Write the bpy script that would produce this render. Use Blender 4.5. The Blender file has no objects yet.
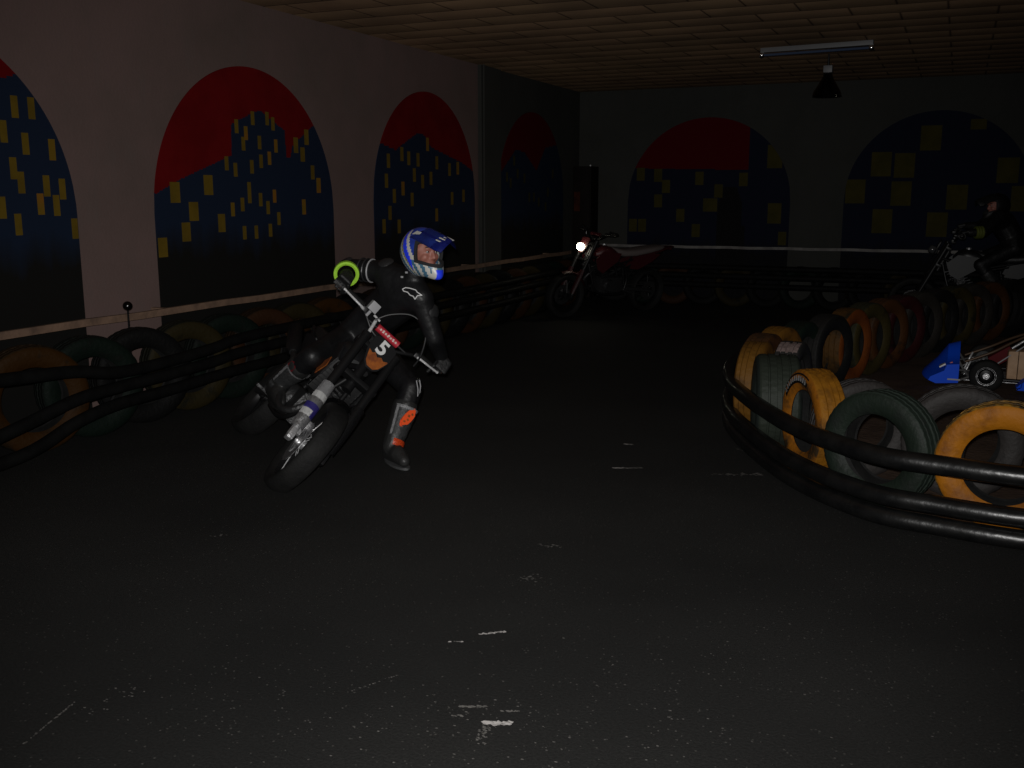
import bpy, bmesh, math, random
from mathutils import Vector as V, Matrix as M
from math import sin, cos, pi, radians as R

rnd = random.Random(7)
COL = bpy.context.scene.collection

# ------------------------------------------------------------------ materials
def mat(name, col, rough=.6, metal=0., col2=None, scale=6., lo=.4, hi=.6, bump=0., bscale=60., spec=.5,
        coat=0., emit=None, detail=6., objinfo=False):
    m = bpy.data.materials.new(name); m.use_nodes = True
    nt = m.node_tree; b = nt.nodes['Principled BSDF']
    b.inputs['Base Color'].default_value = (*col, 1)
    b.inputs['Roughness'].default_value = rough
    b.inputs['Metallic'].default_value = metal
    b.inputs['Specular IOR Level'].default_value = spec
    if coat: b.inputs['Coat Weight'].default_value = coat; b.inputs['Coat Roughness'].default_value = .12
    tc = nt.nodes.new('ShaderNodeTexCoord')
    src = tc.outputs['Object']
    if objinfo:                                   # shift the pattern from object to object
        oi = nt.nodes.new('ShaderNodeObjectInfo'); mp = nt.nodes.new('ShaderNodeVectorMath'); mp.operation = 'MULTIPLY_ADD'
        nt.links.new(oi.outputs['Random'], mp.inputs[0]); mp.inputs[1].default_value = (37, 53, 71)
        nt.links.new(src, mp.inputs[2]); src = mp.outputs[0]
    if col2:
        n = nt.nodes.new('ShaderNodeTexNoise'); n.inputs['Scale'].default_value = scale; n.inputs['Detail'].default_value = detail
        n.inputs['Roughness'].default_value = .62
        nt.links.new(src, n.inputs['Vector'])
        r = nt.nodes.new('ShaderNodeValToRGB'); r.color_ramp.elements[0].position = lo; r.color_ramp.elements[1].position = hi
        r.color_ramp.elements[0].color = (*col, 1); r.color_ramp.elements[1].color = (*col2, 1)
        nt.links.new(n.outputs['Fac'], r.inputs['Fac']); nt.links.new(r.outputs['Color'], b.inputs['Base Color'])
    if bump:
        n2 = nt.nodes.new('ShaderNodeTexNoise'); n2.inputs['Scale'].default_value = bscale; n2.inputs['Detail'].default_value = 4
        nt.links.new(src, n2.inputs['Vector'])
        bp = nt.nodes.new('ShaderNodeBump'); bp.inputs['Strength'].default_value = bump; bp.inputs['Distance'].default_value = .02
        nt.links.new(n2.outputs['Fac'], bp.inputs['Height']); nt.links.new(bp.outputs['Normal'], b.inputs['Normal'])
    if emit:
        b.inputs['Emission Color'].default_value = (*emit[0], 1); b.inputs['Emission Strength'].default_value = emit[1]
    return m

def wall_material(name, base, dark, light):
    m = mat(name, base, .9, col2=dark, scale=.9, lo=.42, hi=.78, bump=.1, bscale=45, spec=.2, detail=9)
    nt = m.node_tree; b = nt.nodes['Principled BSDF']
    ramp = [n for n in nt.nodes if n.type == 'VALTORGB'][0]; tc = [n for n in nt.nodes if n.type == 'TEX_COORD'][0]
    n = nt.nodes.new('ShaderNodeTexNoise'); n.inputs['Scale'].default_value = 5; n.inputs['Detail'].default_value = 10
    n.inputs['Roughness'].default_value = .7
    mp = nt.nodes.new('ShaderNodeMapping'); mp.inputs['Scale'].default_value = (1, 1, .35)
    nt.links.new(tc.outputs['Object'], mp.inputs['Vector']); nt.links.new(mp.outputs[0], n.inputs['Vector'])
    r2 = nt.nodes.new('ShaderNodeValToRGB'); r2.color_ramp.elements[0].position = .52; r2.color_ramp.elements[1].position = .75
    r2.color_ramp.elements[0].color = (0, 0, 0, 1); r2.color_ramp.elements[1].color = (.6, .6, .6, 1)
    nt.links.new(n.outputs['Fac'], r2.inputs['Fac'])
    mx = nt.nodes.new('ShaderNodeMix'); mx.data_type = 'RGBA'
    nt.links.new(r2.outputs['Color'], mx.inputs[0]); nt.links.new(ramp.outputs['Color'], mx.inputs[6])
    mx.inputs[7].default_value = (*light, 1)
    nt.links.new(mx.outputs[2], b.inputs['Base Color'])
    return m

def floor_material():
    m = bpy.data.materials.new('worn_asphalt'); m.use_nodes = True
    nt = m.node_tree; b = nt.nodes['Principled BSDF']; N = nt.nodes.new; Lk = nt.links.new
    tc = N('ShaderNodeTexCoord')
    big = N('ShaderNodeTexNoise'); big.inputs['Scale'].default_value = .55; big.inputs['Detail'].default_value = 5
    Lk(tc.outputs['Object'], big.inputs['Vector'])
    fine = N('ShaderNodeTexNoise'); fine.inputs['Scale'].default_value = 95; fine.inputs['Detail'].default_value = 5; fine.inputs['Roughness'].default_value = .75
    Lk(tc.outputs['Object'], fine.inputs['Vector'])
    r1 = N('ShaderNodeValToRGB'); r1.color_ramp.elements[0].position = .35; r1.color_ramp.elements[1].position = .68
    r1.color_ramp.elements[0].color = FL_A; r1.color_ramp.elements[1].color = FL_B
    Lk(big.outputs['Fac'], r1.inputs['Fac'])
    r2 = N('ShaderNodeValToRGB'); r2.color_ramp.elements[0].position = .3; r2.color_ramp.elements[1].position = .72
    r2.color_ramp.elements[0].color = (.45, .45, .45, 1); r2.color_ramp.elements[1].color = (1.55, 1.5, 1.45, 1)
    Lk(fine.outputs['Fac'], r2.inputs['Fac'])
    mul = N('ShaderNodeMix'); mul.data_type = 'RGBA'; mul.blend_type = 'MULTIPLY'; mul.inputs[0].default_value = 1
    Lk(r1.outputs['Color'], mul.inputs[6]); Lk(r2.outputs['Color'], mul.inputs[7])
    vo = N('ShaderNodeTexVoronoi'); vo.inputs['Scale'].default_value = 85
    Lk(tc.outputs['Object'], vo.inputs['Vector'])
    sep = N('ShaderNodeSeparateColor'); Lk(vo.outputs['Color'], sep.inputs[0])
    gt = N('ShaderNodeMath'); gt.operation = 'GREATER_THAN'; gt.inputs[1].default_value = .95; Lk(sep.outputs[0], gt.inputs[0])
    lt = N('ShaderNodeMath'); lt.operation = 'LESS_THAN'; lt.inputs[1].default_value = .30; Lk(vo.outputs['Distance'], lt.inputs[0])
    an = N('ShaderNodeMath'); an.operation = 'MULTIPLY'; Lk(gt.outputs[0], an.inputs[0]); Lk(lt.outputs[0], an.inputs[1])
    mx = N('ShaderNodeMix'); mx.data_type = 'RGBA'; Lk(an.outputs[0], mx.inputs[0]); Lk(mul.outputs[2], mx.inputs[6])
    mx.inputs[7].default_value = (.044, .042, .038, 1)  # pale aggregate flecks, with the flash glints put into their colour
    Lk(mx.outputs[2], b.inputs['Base Color'])
    b.inputs['Roughness'].default_value = .8; b.inputs['Specular IOR Level'].default_value = .25
    bp = N('ShaderNodeBump'); bp.inputs['Strength'].default_value = .55; bp.inputs['Distance'].default_value = .012
    Lk(fine.outputs['Fac'], bp.inputs['Height']); Lk(bp.outputs['Normal'], b.inputs['Normal'])
    return m
FL_A = (.0056, .0057, .0056, 1); FL_B = (.0142, .0142, .0137, 1)

def ceiling_material():
    m = bpy.data.materials.new('clay_ceiling_tiles'); m.use_nodes = True
    nt = m.node_tree; b = nt.nodes['Principled BSDF']; N = nt.nodes.new; Lk = nt.links.new
    tc = N('ShaderNodeTexCoord'); mp = N('ShaderNodeMapping'); mp.inputs['Location'].default_value = (.22, .1, 0)
    Lk(tc.outputs['Object'], mp.inputs['Vector'])
    br = N('ShaderNodeTexBrick'); br.offset = .5
    br.inputs['Scale'].default_value = 1; br.inputs['Brick Width'].default_value = .80; br.inputs['Row Height'].default_value = .42
    br.inputs['Mortar Size'].default_value = .016; br.inputs['Mortar Smooth'].default_value = 1.
    br.inputs['Color1'].default_value = (.38, .25, .145, 1); br.inputs['Color2'].default_value = (.45, .285, .17, 1)
    br.inputs['Mortar'].default_value = (.09, .055, .035, 1)
    Lk(mp.outputs[0], br.inputs['Vector'])
    n = N('ShaderNodeTexNoise'); n.inputs['Scale'].default_value = 1.1; n.inputs['Detail'].default_value = 8
    Lk(tc.outputs['Object'], n.inputs['Vector'])
    r = N('ShaderNodeValToRGB'); r.color_ramp.elements[0].position = .35; r.color_ramp.elements[1].position = .65
    r.color_ramp.elements[0].color = (.72, .72, .72, 1); r.color_ramp.elements[1].color = (1.1, 1.08, 1.05, 1)
    Lk(n.outputs['Fac'], r.inputs['Fac'])
    mul = N('ShaderNodeMix'); mul.data_type = 'RGBA'; mul.blend_type = 'MULTIPLY'; mul.inputs[0].default_value = 1
    Lk(br.outputs['Color'], mul.inputs[6]); Lk(r.outputs['Color'], mul.inputs[7]); Lk(mul.outputs[2], b.inputs['Base Color'])
    sp = N('ShaderNodeSeparateXYZ'); Lk(mp.outputs[0], sp.inputs[0])
    a1 = N('ShaderNodeMath'); a1.operation = 'MULTIPLY'; a1.inputs[1].default_value = pi / .42; Lk(sp.outputs['Y'], a1.inputs[0])
    a2 = N('ShaderNodeMath'); a2.operation = 'SINE'; Lk(a1.outputs[0], a2.inputs[0]); a3 = N('ShaderNodeMath'); a3.operation = 'ABSOLUTE'; Lk(a2.outputs[0], a3.inputs[0])
    a4 = N('ShaderNodeMath'); a4.operation = 'MULTIPLY_ADD'; a4.inputs[1].default_value = -.35; Lk(br.outputs['Fac'], a4.inputs[0]); Lk(a3.outputs[0], a4.inputs[2])
    bp = N('ShaderNodeBump'); bp.inputs['Strength'].default_value = 1.; bp.inputs['Distance'].default_value = .008
    Lk(a4.outputs[0], bp.inputs['Height']); Lk(bp.outputs['Normal'], b.inputs['Normal'])
    b.inputs['Roughness'].default_value = .9; b.inputs['Specular IOR Level'].default_value = .2
    return m

def mural_paint(name, z0, z1, low, high):          # sprayed paint that fades from black ground to blue
    m = mat(name, high, .85, spec=.2); nt = m.node_tree; b = nt.nodes['Principled BSDF']
    tc = [n for n in nt.nodes if n.type == 'TEX_COORD'][0]
    sx = nt.nodes.new('ShaderNodeSeparateXYZ'); nt.links.new(tc.outputs['Object'], sx.inputs[0])
    nz = nt.nodes.new('ShaderNodeTexNoise'); nz.inputs['Scale'].default_value = 2.2; nz.inputs['Detail'].default_value = 6
    mp = nt.nodes.new('ShaderNodeMapping'); mp.inputs['Scale'].default_value = (3, 3, .5)
    nt.links.new(tc.outputs['Object'], mp.inputs['Vector']); nt.links.new(mp.outputs[0], nz.inputs['Vector'])
    ad = nt.nodes.new('ShaderNodeMath'); ad.operation = 'MULTIPLY_ADD'; ad.inputs[1].default_value = .45
    nt.links.new(nz.outputs['Fac'], ad.inputs[0]); nt.links.new(sx.outputs['Z'], ad.inputs[2])
    mr = nt.nodes.new('ShaderNodeMapRange'); mr.inputs['From Min'].default_value = z0 + .22; mr.inputs['From Max'].default_value = z1 + .22
    nt.links.new(ad.outputs[0], mr.inputs['Value'])
    mx = nt.nodes.new('ShaderNodeMix'); mx.data_type = 'RGBA'; mx.inputs[6].default_value = (*low, 1); mx.inputs[7].default_value = (*high, 1)
    nt.links.new(mr.outputs[0], mx.inputs[0]); nt.links.new(mx.outputs[2], b.inputs['Base Color'])
    return m

MT = dict(
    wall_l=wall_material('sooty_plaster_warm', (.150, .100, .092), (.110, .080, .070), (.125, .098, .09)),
    wall_b=wall_material('sooty_plaster_grey', (.037, .0375, .034), (.028, .0285, .026), (.044, .043, .040)),  # dirty grey plaster, with flash falloff at the far walls put into colour
    asphalt=floor_material(), ceiling=ceiling_material(),
    island_dirt=mat('brown_trodden_dirt', (.050, .030, .020), .95, col2=(.075, .047, .032), scale=3, bump=.4, bscale=30, spec=.2),
    chalk=mat('white_paint_remnant', (.34, .32, .31), .9, col2=(.10, .095, .09), scale=45, lo=.45, hi=.62),
    chalk2=mat('faded_paint_remnant', (.085, .08, .073), .9, col2=(.035, .033, .03), scale=60, lo=.45, hi=.62),
    rail=mat('bare_timber', (.20, .125, .085), .8, col2=(.11, .07, .05), scale=7, lo=.4, hi=.7, bump=.2, bscale=20, spec=.3),
    rail2=mat('whitewashed_timber', (.20, .19, .18), .8, col2=(.13, .12, .115), scale=5),
    hose=mat('black_hose_plastic', (.0028, .003, .0033), .34, col2=(.006, .006, .006), scale=9, bump=.12, bscale=25, spec=.5), hosed=mat('sooty_hose_plastic', (.004, .004, .004), .6, col2=(.006, .006, .006), scale=9, spec=.06),  # hosed: the same black plastic with a rougher, less shiny finish
    rubber=mat('black_rubber', (.0045, .0045, .0045), .75, spec=.2, col2=(.0078, .0076, .0074), scale=9, objinfo=True, bump=.2, bscale=50),
    bolt=mat('dull_steel', (.25, .25, .25), .45, 1.),
    chrome=mat('polished_steel', (.72, .72, .73), .3, .45, bump=.5, bscale=26),
    silver=mat('cast_aluminium', (.42, .42, .43), .42, .7, bump=.5, bscale=30),
    black_metal=mat('black_painted_metal', (.006, .006, .0065), .42, 0., spec=.3), engine=mat('dark_engine_castings', (.030, .030, .031), .45, .5, bump=.5, bscale=30),
    black_plastic=mat('black_plastic', (.010, .010, .011), .4),
    seat=mat('black_vinyl', (.010, .010, .010), .5, bump=.15, bscale=70),
    leather=mat('black_leather', (.0042, .0042, .0048), .46, col2=(.0072, .0072, .008), scale=5, bump=.6, bscale=9, spec=.32),
    leather2=mat('scuffed_black_leather', (.016, .016, .017), .42, bump=.4, bscale=18),
    glove=mat('black_glove', (.005, .005, .0055), .6, bump=.3, bscale=60),
    skin=mat('flushed_skin', (.29, .115, .085), .55, col2=(.23, .082, .060), scale=14),
    eye=mat('eye_white', (.26, .23, .22), .3), iris=mat('dark_iris', (.03, .02, .015), .2),
    hair=mat('dark_hair', (.02, .013, .01), .6),
    white=mat('white_vinyl', (.62, .62, .62), .4), grey=mat('grey_vinyl', (.28, .28, .29), .5),
    padred=mat('crimson_pad_vinyl', (.40, .02, .035), .5), red=mat('red_plastic', (.42, .012, .012), .4), dred=mat('dark_red_plastic', (.085, .006, .009), .7, spec=.15), dimred=mat('sooty_red_plastic', (.040, .004, .006), .5), dimseat=mat('pale_seat_vinyl', (.12, .10, .095), .6), dimgrey=mat('dull_grey_plastic', (.020, .021, .022), .5), dimneon=mat('dirty_neon_cloth', (.075, .09, .006), .7),  # dimred to dimneon: distance dimming of the back bikes put into the colour
    orange=mat('orange_vinyl', (.30, .085, .012), .5, col2=(.16, .04, .01), scale=16),
    orange_red=mat('orange_red_plastic', (.70, .075, .015), .4),
    pink=mat('pinkish_white_vinyl', (.42, .30, .27), .5, col2=(.55, .48, .45), scale=40),
    bracket=mat('dirty_steel', (.16, .16, .16), .4, .4), dimgrey2=mat('worn_grey_letters', (.07, .07, .07), .7), dimpink=mat('grubby_white_band', (.20, .15, .14), .7, col2=(.12, .085, .08), scale=30), neon=mat('neon_green_cloth', (.30, .58, .03), .7, bump=.3, bscale=90),
    violet=mat('violet_vinyl', (.045, .035, .22), .4),
    hblue=mat('blue_gloss_paint', (.020, .045, .30), .25, coat=.6, col2=(.014, .028, .19), scale=9),
    hdeep=mat('deep_blue_gloss_paint', (.010, .018, .19), .25, coat=.6),
    hbright=mat('bright_blue_gloss_paint', (.02, .05, .85), .3, coat=.6),
    hsilver=mat('silver_graphic', (.46, .45, .42), .4), hteal=mat('teal_graphic', (.05, .13, .20), .4),
    holive=mat('olive_graphic', (.20, .20, .03), .4), lining=mat('helmet_lining', (.010, .010, .012), .9),
    disc=mat('brushed_steel_disc', (.30, .30, .31), .35, .8),
    shin=mat('grey_boot_plastic', (.055, .056, .058), .5, bump=.2), boot=mat('black_boot_leather', (.014, .014, .014), .5, bump=.35, bscale=30),
    kblue=mat('blue_kart_plastic', (.004, .075, .72), .55, bump=.1, bscale=8, spec=.15),
    tan=mat('tan_plastic_tank', (.46, .29, .17), .6, col2=(.36, .22, .12), scale=8), bronze=mat('bronzed_rod', (.085, .05, .028), .5, .3),
    lampgrey=mat('grey_batten_paint', (.13, .13, .135), .5), starter=mat('bright_metal_cap', (.92, .92, .92), .22, 1.), lampblue=mat('glass_tube_unlit', (.05, .07, .12), .12),
    lampblack=mat('black_enamel', (.055, .055, .055), .22, 1.),
    headlight=mat('headlight_lit', (1, .98, .85), .3, emit=((1, .93, .72), 14)),
    lens=mat('headlight_lens', (.05, .05, .052), .15),
    cab=mat('dark_brown_wood', (.005, .0036, .003), .7, spec=.15, col2=(.007, .005, .004), scale=4), sticker=mat('orange_sticker', (.05, .012, .005), .7, spec=.1, col2=(.025, .007, .004), scale=9),
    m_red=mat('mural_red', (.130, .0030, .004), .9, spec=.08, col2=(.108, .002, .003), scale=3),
    m_redb=mat('mural_red_dark', (.065, .0020, .004), .9, spec=.08),  # mural red darkened in colour for weaker flash at the far end
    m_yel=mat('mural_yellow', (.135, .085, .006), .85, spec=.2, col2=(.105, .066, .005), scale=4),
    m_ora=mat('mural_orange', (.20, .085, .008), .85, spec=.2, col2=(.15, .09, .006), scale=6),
    m_oli=mat('mural_olive', (.045, .037, .005), .85, spec=.2, col2=(.034, .029, .004), scale=4),  # window yellow of the far murals, its dim lighting put into the colour
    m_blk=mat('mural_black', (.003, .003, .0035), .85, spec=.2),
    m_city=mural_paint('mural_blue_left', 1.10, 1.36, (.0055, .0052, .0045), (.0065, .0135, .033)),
    m_cityb=mural_paint('mural_blue_back', .70, .95, (.0035, .0035, .005), (.0035, .0055, .017)),  # back wall blue, darkened in colour for its distance from the flash
)

# ------------------------------------------------------------------ mesh helpers
def finish(name, bm, mats, parent=None, smooth=True, loc=None, angle=40):
    if not isinstance(mats, (list, tuple)): mats = [mats]
    me = bpy.data.meshes.new(name)
    bm.normal_update(); bm.to_mesh(me); bm.free()
    for k in mats: me.materials.append(MT[k] if isinstance(k, str) else k)
    if smooth:
        me.polygons.foreach_set('use_smooth', [True] * len(me.polygons))
        me.set_sharp_from_angle(angle=R(angle))
    o = bpy.data.objects.new(name, me); COL.objects.link(o)
    if parent: o.parent = parent
    if loc is not None: o.location = loc
    return o

def empty(name, loc=(0, 0, 0), mtx=None):
    o = bpy.data.objects.new(name, None); COL.objects.link(o); o.empty_display_size = .1
    if mtx is not None: o.matrix_world = mtx
    else: o.location = loc
    return o

def tag(o, label, cat, group=None):
    o['label'] = label; o['category'] = cat
    if group: o['group'] = group
    return o

def NB(): return bmesh.new()

def box(bm, c, s, rot=None, bev=0., mi=0):
    T = M.Translation(c) @ ((rot.to_4x4()) if rot else M.Identity(4)) @ M.Diagonal((s[0], s[1], s[2], 1))
    r = bmesh.ops.create_cube(bm, size=1, matrix=T)
    vs = r['verts']; fs = {f for v in vs for f in v.link_faces}
    for f in fs: f.material_index = mi
    if bev:
        es = list({e for v in vs for e in v.link_edges})
        rr = bmesh.ops.bevel(bm, geom=es, offset=bev, segments=2, affect='EDGES', profile=.7)
        for f in rr['faces']: f.material_index = mi

def frame_of(t):
    t = t.normalized(); a = V((0, 0, 1)) if abs(t.z) < .9 else V((1, 0, 0))
    u = t.cross(a).normalized(); return u, t.cross(u).normalized()

def tube(bm, pts, r, n=12, mi=0, closed=False, cap=True):
    pts = [V(p) for p in pts]; k = len(pts)
    rs = r if isinstance(r, (list, tuple)) else [r] * k
    rings = []; u = None
    for i, p in enumerate(pts):
        if closed: t = pts[(i + 1) % k] - pts[i - 1]
        else: t = pts[min(i + 1, k - 1)] - pts[max(i - 1, 0)]
        t.normalize()
        if u is None: u, _ = frame_of(t)
        u = (u - t * u.dot(t)).normalized(); w = t.cross(u)
        rings.append([bm.verts.new(p + (u * cos(2 * pi * j / n) + w * sin(2 * pi * j / n)) * rs[i]) for j in range(n)])
    m = k if closed else k - 1
    for i in range(m):
        a, b = rings[i], rings[(i + 1) % k]
        for j in range(n):
            f = bm.faces.new((a[j], a[(j + 1) % n], b[(j + 1) % n], b[j])); f.material_index = mi
    if cap and not closed:
        for ring, rev in ((rings[0], True), (rings[-1], False)):
            f = bm.faces.new(ring[::-1] if rev else ring); f.material_index = mi

def spline(pts, n=8, closed=False):
    pts = [V(p) for p in pts]; out = []; k = len(pts)
    for i in range(k if closed else k - 1):
        if closed: p = [pts[(i + d) % k] for d in (-1, 0, 1, 2)]
        else: p = [pts[max(i - 1, 0)], pts[i], pts[i + 1], pts[min(i + 2, k - 1)]]
        for s in range(n):
            t = s / n
            out.append(.5 * ((2 * p[1]) + (p[2] - p[0]) * t + (2 * p[0] - 5 * p[1] + 4 * p[2] - p[3]) * t * t + (3 * p[1] - p[0] - 3 * p[2] + p[3]) * t ** 3))
    if not closed: out.append(pts[-1])
    return out

def lathe(bm, prof, T=None, n=24, mi=0, closed=False, mod=None):
    """prof: (radius, height along local Z) revolved; T places it"""
    T = T or M.Identity(4); rings = []
    for j in range(n):
        a = 2 * pi * j / n
        rings.append([bm.verts.new(T @ V(((r + (mod(j, i) if mod else 0)) * cos(a), (r + (mod(j, i) if mod else 0)) * sin(a), h))) for i, (r, h) in enumerate(prof)])
    k = len(prof)
    fs = []
    for j in range(n):
        a, b = rings[j], rings[(j + 1) % n]
        for i in range(k if closed else k - 1):
            i2 = (i + 1) % k
            f = bm.faces.new((a[i], b[i], b[i2], a[i2])); f.material_index = mi; fs.append((f, j, i))
    if not closed:
        for i, rev in ((0, True), (k - 1, False)):
            if prof[i][0] > 1e-5:
                loop = [rings[j][i] for j in range(n)]
                f = bm.faces.new(loop[::-1] if rev else loop); f.material_index = mi
    bmesh.ops.remove_doubles(bm, verts=bm.verts[:], dist=1e-6)
    return fs

def axis_to(d, at=(0, 0, 0)):
    return M.Translation(at) @ V((0, 0, 1)).rotation_difference(V(d).normalized()).to_matrix().to_4x4()

def prism(bm, poly, depth, T, mi=0, bev=0.):
    """2-D polygon (x, y) extruded by depth along local z, centred"""
    a = [bm.verts.new(T @ V((x, y, -depth / 2))) for x, y in poly]; b = [bm.verts.new(T @ V((x, y, depth / 2))) for x, y in poly]
    fs = [bm.faces.new(a[::-1]), bm.faces.new(b)]; n = len(poly)
    for i in range(n): fs.append(bm.faces.new((a[i], a[(i + 1) % n], b[(i + 1) % n], b[i])))
    for f in fs: f.material_index = mi
    if bev:
        es = list({e for f in fs for e in f.edges})
        r = bmesh.ops.bevel(bm, geom=es, offset=bev, segments=2, affect='EDGES')
        for f in r['faces']: f.material_index = mi

_ICO = None
def ico():
    global _ICO
    if _ICO is None:
        b = bmesh.new(); bmesh.ops.create_icosphere(b, subdivisions=2, radius=1); _ICO = [v.co.copy() for v in b.verts]; b.free()
    return _ICO

def hull(bm, spheres, mi=0):
    """convex hull of spheres [(centre, radius or (rx,ry,rz))]"""
    vs = []
    for c, r in spheres:
        rr = V(r) if isinstance(r, (tuple, list)) else V((r, r, r))
        for p in ico(): vs.append(bm.verts.new(V(c) + V((p.x * rr.x, p.y * rr.y, p.z * rr.z))))
    r = bmesh.ops.convex_hull(bm, input=vs)
    junk = [g for g in r['geom_interior'] + r['geom_unused'] if isinstance(g, bmesh.types.BMVert)]
    for f in r['geom']:
        if isinstance(f, bmesh.types.BMFace): f.material_index = mi
    if junk: bmesh.ops.delete(bm, geom=list(set(junk)), context='VERTS')

def blob(name, prims, mats, voxel=.008, smooth=6, parent=None, loc=None, paint=None):
    """union of hulls, remeshed into one continuous skin"""
    bm = NB()
    for p in prims: hull(bm, p)
    bmesh.ops.recalc_face_normals(bm, faces=bm.faces)
    me = bpy.data.meshes.new('tmp'); bm.to_mesh(me); bm.free()
    o = bpy.data.objects.new('tmp', me); COL.objects.link(o)
    md = o.modifiers.new('r', 'REMESH'); md.mode = 'VOXEL'; md.voxel_size = voxel
    sm = o.modifiers.new('s', 'SMOOTH'); sm.factor = .5; sm.iterations = smooth
    dg = bpy.context.evaluated_depsgraph_get(); dg.update()
    m2 = bpy.data.meshes.new_from_object(o.evaluated_get(dg))
    bpy.data.objects.remove(o); bpy.data.meshes.remove(me)
    m2.name = name; m2.materials.clear()
    for k in mats: m2.materials.append(MT[k])
    m2.polygons.foreach_set('use_smooth', [True] * len(m2.polygons))
    if paint:
        for p in m2.polygons: p.material_index = paint(p.center)
    if loc is not None: m2.transform(M.Translation(-V(loc)))
    ob = bpy.data.objects.new(name, m2); COL.objects.link(ob)
    if parent: ob.parent = parent
    elif loc is not None: ob.location = loc
    return ob

def text_mesh(txt, size, depth):
    cu = bpy.data.curves.new('t', 'FONT'); cu.body = txt; cu.size = size; cu.extrude = depth; cu.align_x = 'CENTER'; cu.align_y = 'CENTER'
    cu.offset = size * .025
    o = bpy.data.objects.new('t', cu); COL.objects.link(o)
    dg = bpy.context.evaluated_depsgraph_get(); dg.update()
    me = bpy.data.meshes.new_from_object(o.evaluated_get(dg)); bpy.data.objects.remove(o)
    return me

# ------------------------------------------------------------------ the hall
XL, YB, H = -5.64, 15.45, 3.2
def struct(name, bm, mats, smooth=False):
    o = finish(name, bm, mats, smooth=smooth); o['kind'] = 'structure'; return o
X1, Y0 = 8.0, -4.0
b = NB(); box(b, ((XL + X1) / 2, (Y0 + YB) / 2, -.1), (X1 - XL + .4, YB - Y0 + .4, .2))
# remnants of painted lines and scratches worn into the asphalt
MARKZ = [.0006]
def mark(cx, cy, L, w, ang, n, mi, r0=.006, r1=.016):
    for _ in range(n):
        t = rnd.uniform(-.5, .5) * L; s = rnd.gauss(0, .35) * w
        px, py = cx + t * cos(ang) - s * sin(ang), cy + t * sin(ang) + s * cos(ang)
        k = rnd.randint(5, 7); ph = rnd.random() * 6; rr = rnd.uniform(r0, r1)
        MARKZ[0] += .000012; zz = MARKZ[0]
        vs = [b.verts.new((px + rr * rnd.uniform(.6, 1.3) * cos(ph + 2 * pi * i / k) * 1.5, py + rr * rnd.uniform(.6, 1.2) * sin(ph + 2 * pi * i / k), zz)) for i in range(k)]
        f = b.faces.new(vs); f.material_index = mi
A0 = R(23)
mark(-1.19, 2.575, .085, .012, A0 - .05, 70, 1, .003, .008)
mark(-1.30, 2.635, .085, .006, A0, 34, 2, .0025, .006); mark(-1.18, 2.655, .06, .005, A0, 18, 2, .002, .005)
mark(-1.20, 2.50, .09, .022, R(105), 46, 2, .0015, .004); mark(-1.32, 2.56, .04, .006, A0, 10, 2, .002, .005)
mark(-1.47, 3.15, .10, .008, A0 + .25, 36, 1, .002, .006); mark(-1.56, 3.03, .05, .006, A0, 16, 1, .002, .004)
mark(-1.73, 5.53, .09, .012, A0, 26, 1, .005, .010); mark(-1.66, 5.56, .14, .012, A0, 14, 2); mark(-1.86, 6.1, .05, .02, A0, 10, 1, .005, .010)
mark(-1.08, 5.66, .30, .035, A0, 34, 2, .004, .010); mark(-1.12, 6.3, .2, .05, A0, 8, 2)
mark(-1.55, 3.70, .12, .05, A0 + .6, 22, 2, .002, .006); mark(-1.62, 4.1, .1, .04, A0, 12, 2, .003, .007)
mark(-2.445, 2.02, .26, .003, R(104), 60, 2, .0012, .0035); mark(-2.36, 2.2, .2, .1, R(80), 20, 2, .0015, .004)
mark(-1.665, 2.63, .20, .004, R(62), 26, 2, .0015, .0035); mark(-3.1, 3.6, .15, .03, R(60), 6, 2, .003, .006)
mark(-.95, 2.6, 1.0, .5, R(20), 110, 2, .0012, .0035); mark(-1.6, 2.4, 1.4, .4, R(20), 110, 2, .0012, .0035); mark(-.6, 3.2, 1.2, .6, R(20), 60, 2, .0012, .0035)
struct('floor', b, ['asphalt', 'chalk', 'chalk2'])
b = NB(); box(b, ((XL + X1) / 2, (Y0 + YB) / 2, H + .1), (X1 - XL + .4, YB - Y0 + .4, .2)); struct('ceiling', b, 'ceiling')
b = NB(); box(b, (XL - .1, (Y0 + 11.75) / 2, H / 2), (.2, 11.75 - Y0 + .2, H)); box(b, (XL - .1, (11.85 + YB) / 2, H / 2), (.2, YB - 11.85 + .2, H), mi=1); struct('wall_left', b, ['wall_l', 'wall_b'])  # past the pilaster: greyer plaster, with flash falloff put into its colour
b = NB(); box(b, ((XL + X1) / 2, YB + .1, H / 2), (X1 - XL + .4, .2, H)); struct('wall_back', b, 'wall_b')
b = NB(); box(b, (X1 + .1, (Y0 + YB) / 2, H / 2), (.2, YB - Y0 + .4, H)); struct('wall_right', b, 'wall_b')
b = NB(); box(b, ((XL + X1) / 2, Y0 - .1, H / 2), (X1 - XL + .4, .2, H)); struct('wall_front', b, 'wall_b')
b = NB(); box(b, (XL + .02, 12.02, H / 2), (.06, .60, H), bev=.008); struct('trim_1', b, 'wall_b')
b = NB(); tube(b, [(XL + .075, 11.74, .0), (XL + .075, 11.74, H)], .014, 12); struct('trim_2', b, 'wall_b', True)
b = NB()
isl = [(-1.32, 7.4), (-1.2, 6.7), (-.9, 6.0), (-.5, 5.5), (.1, 5.15), (1.2, 5.1), (4.5, 5.2), (4.5, 13.3), (.9, 13.2), (.3, 12.6), (-.25, 11.5), (-.85, 9.6), (-1.2, 8.3)]
prism(b, isl, .008, M.Translation((0, 0, .003))); o = struct('floor.001', b, 'island_dirt')

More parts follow.
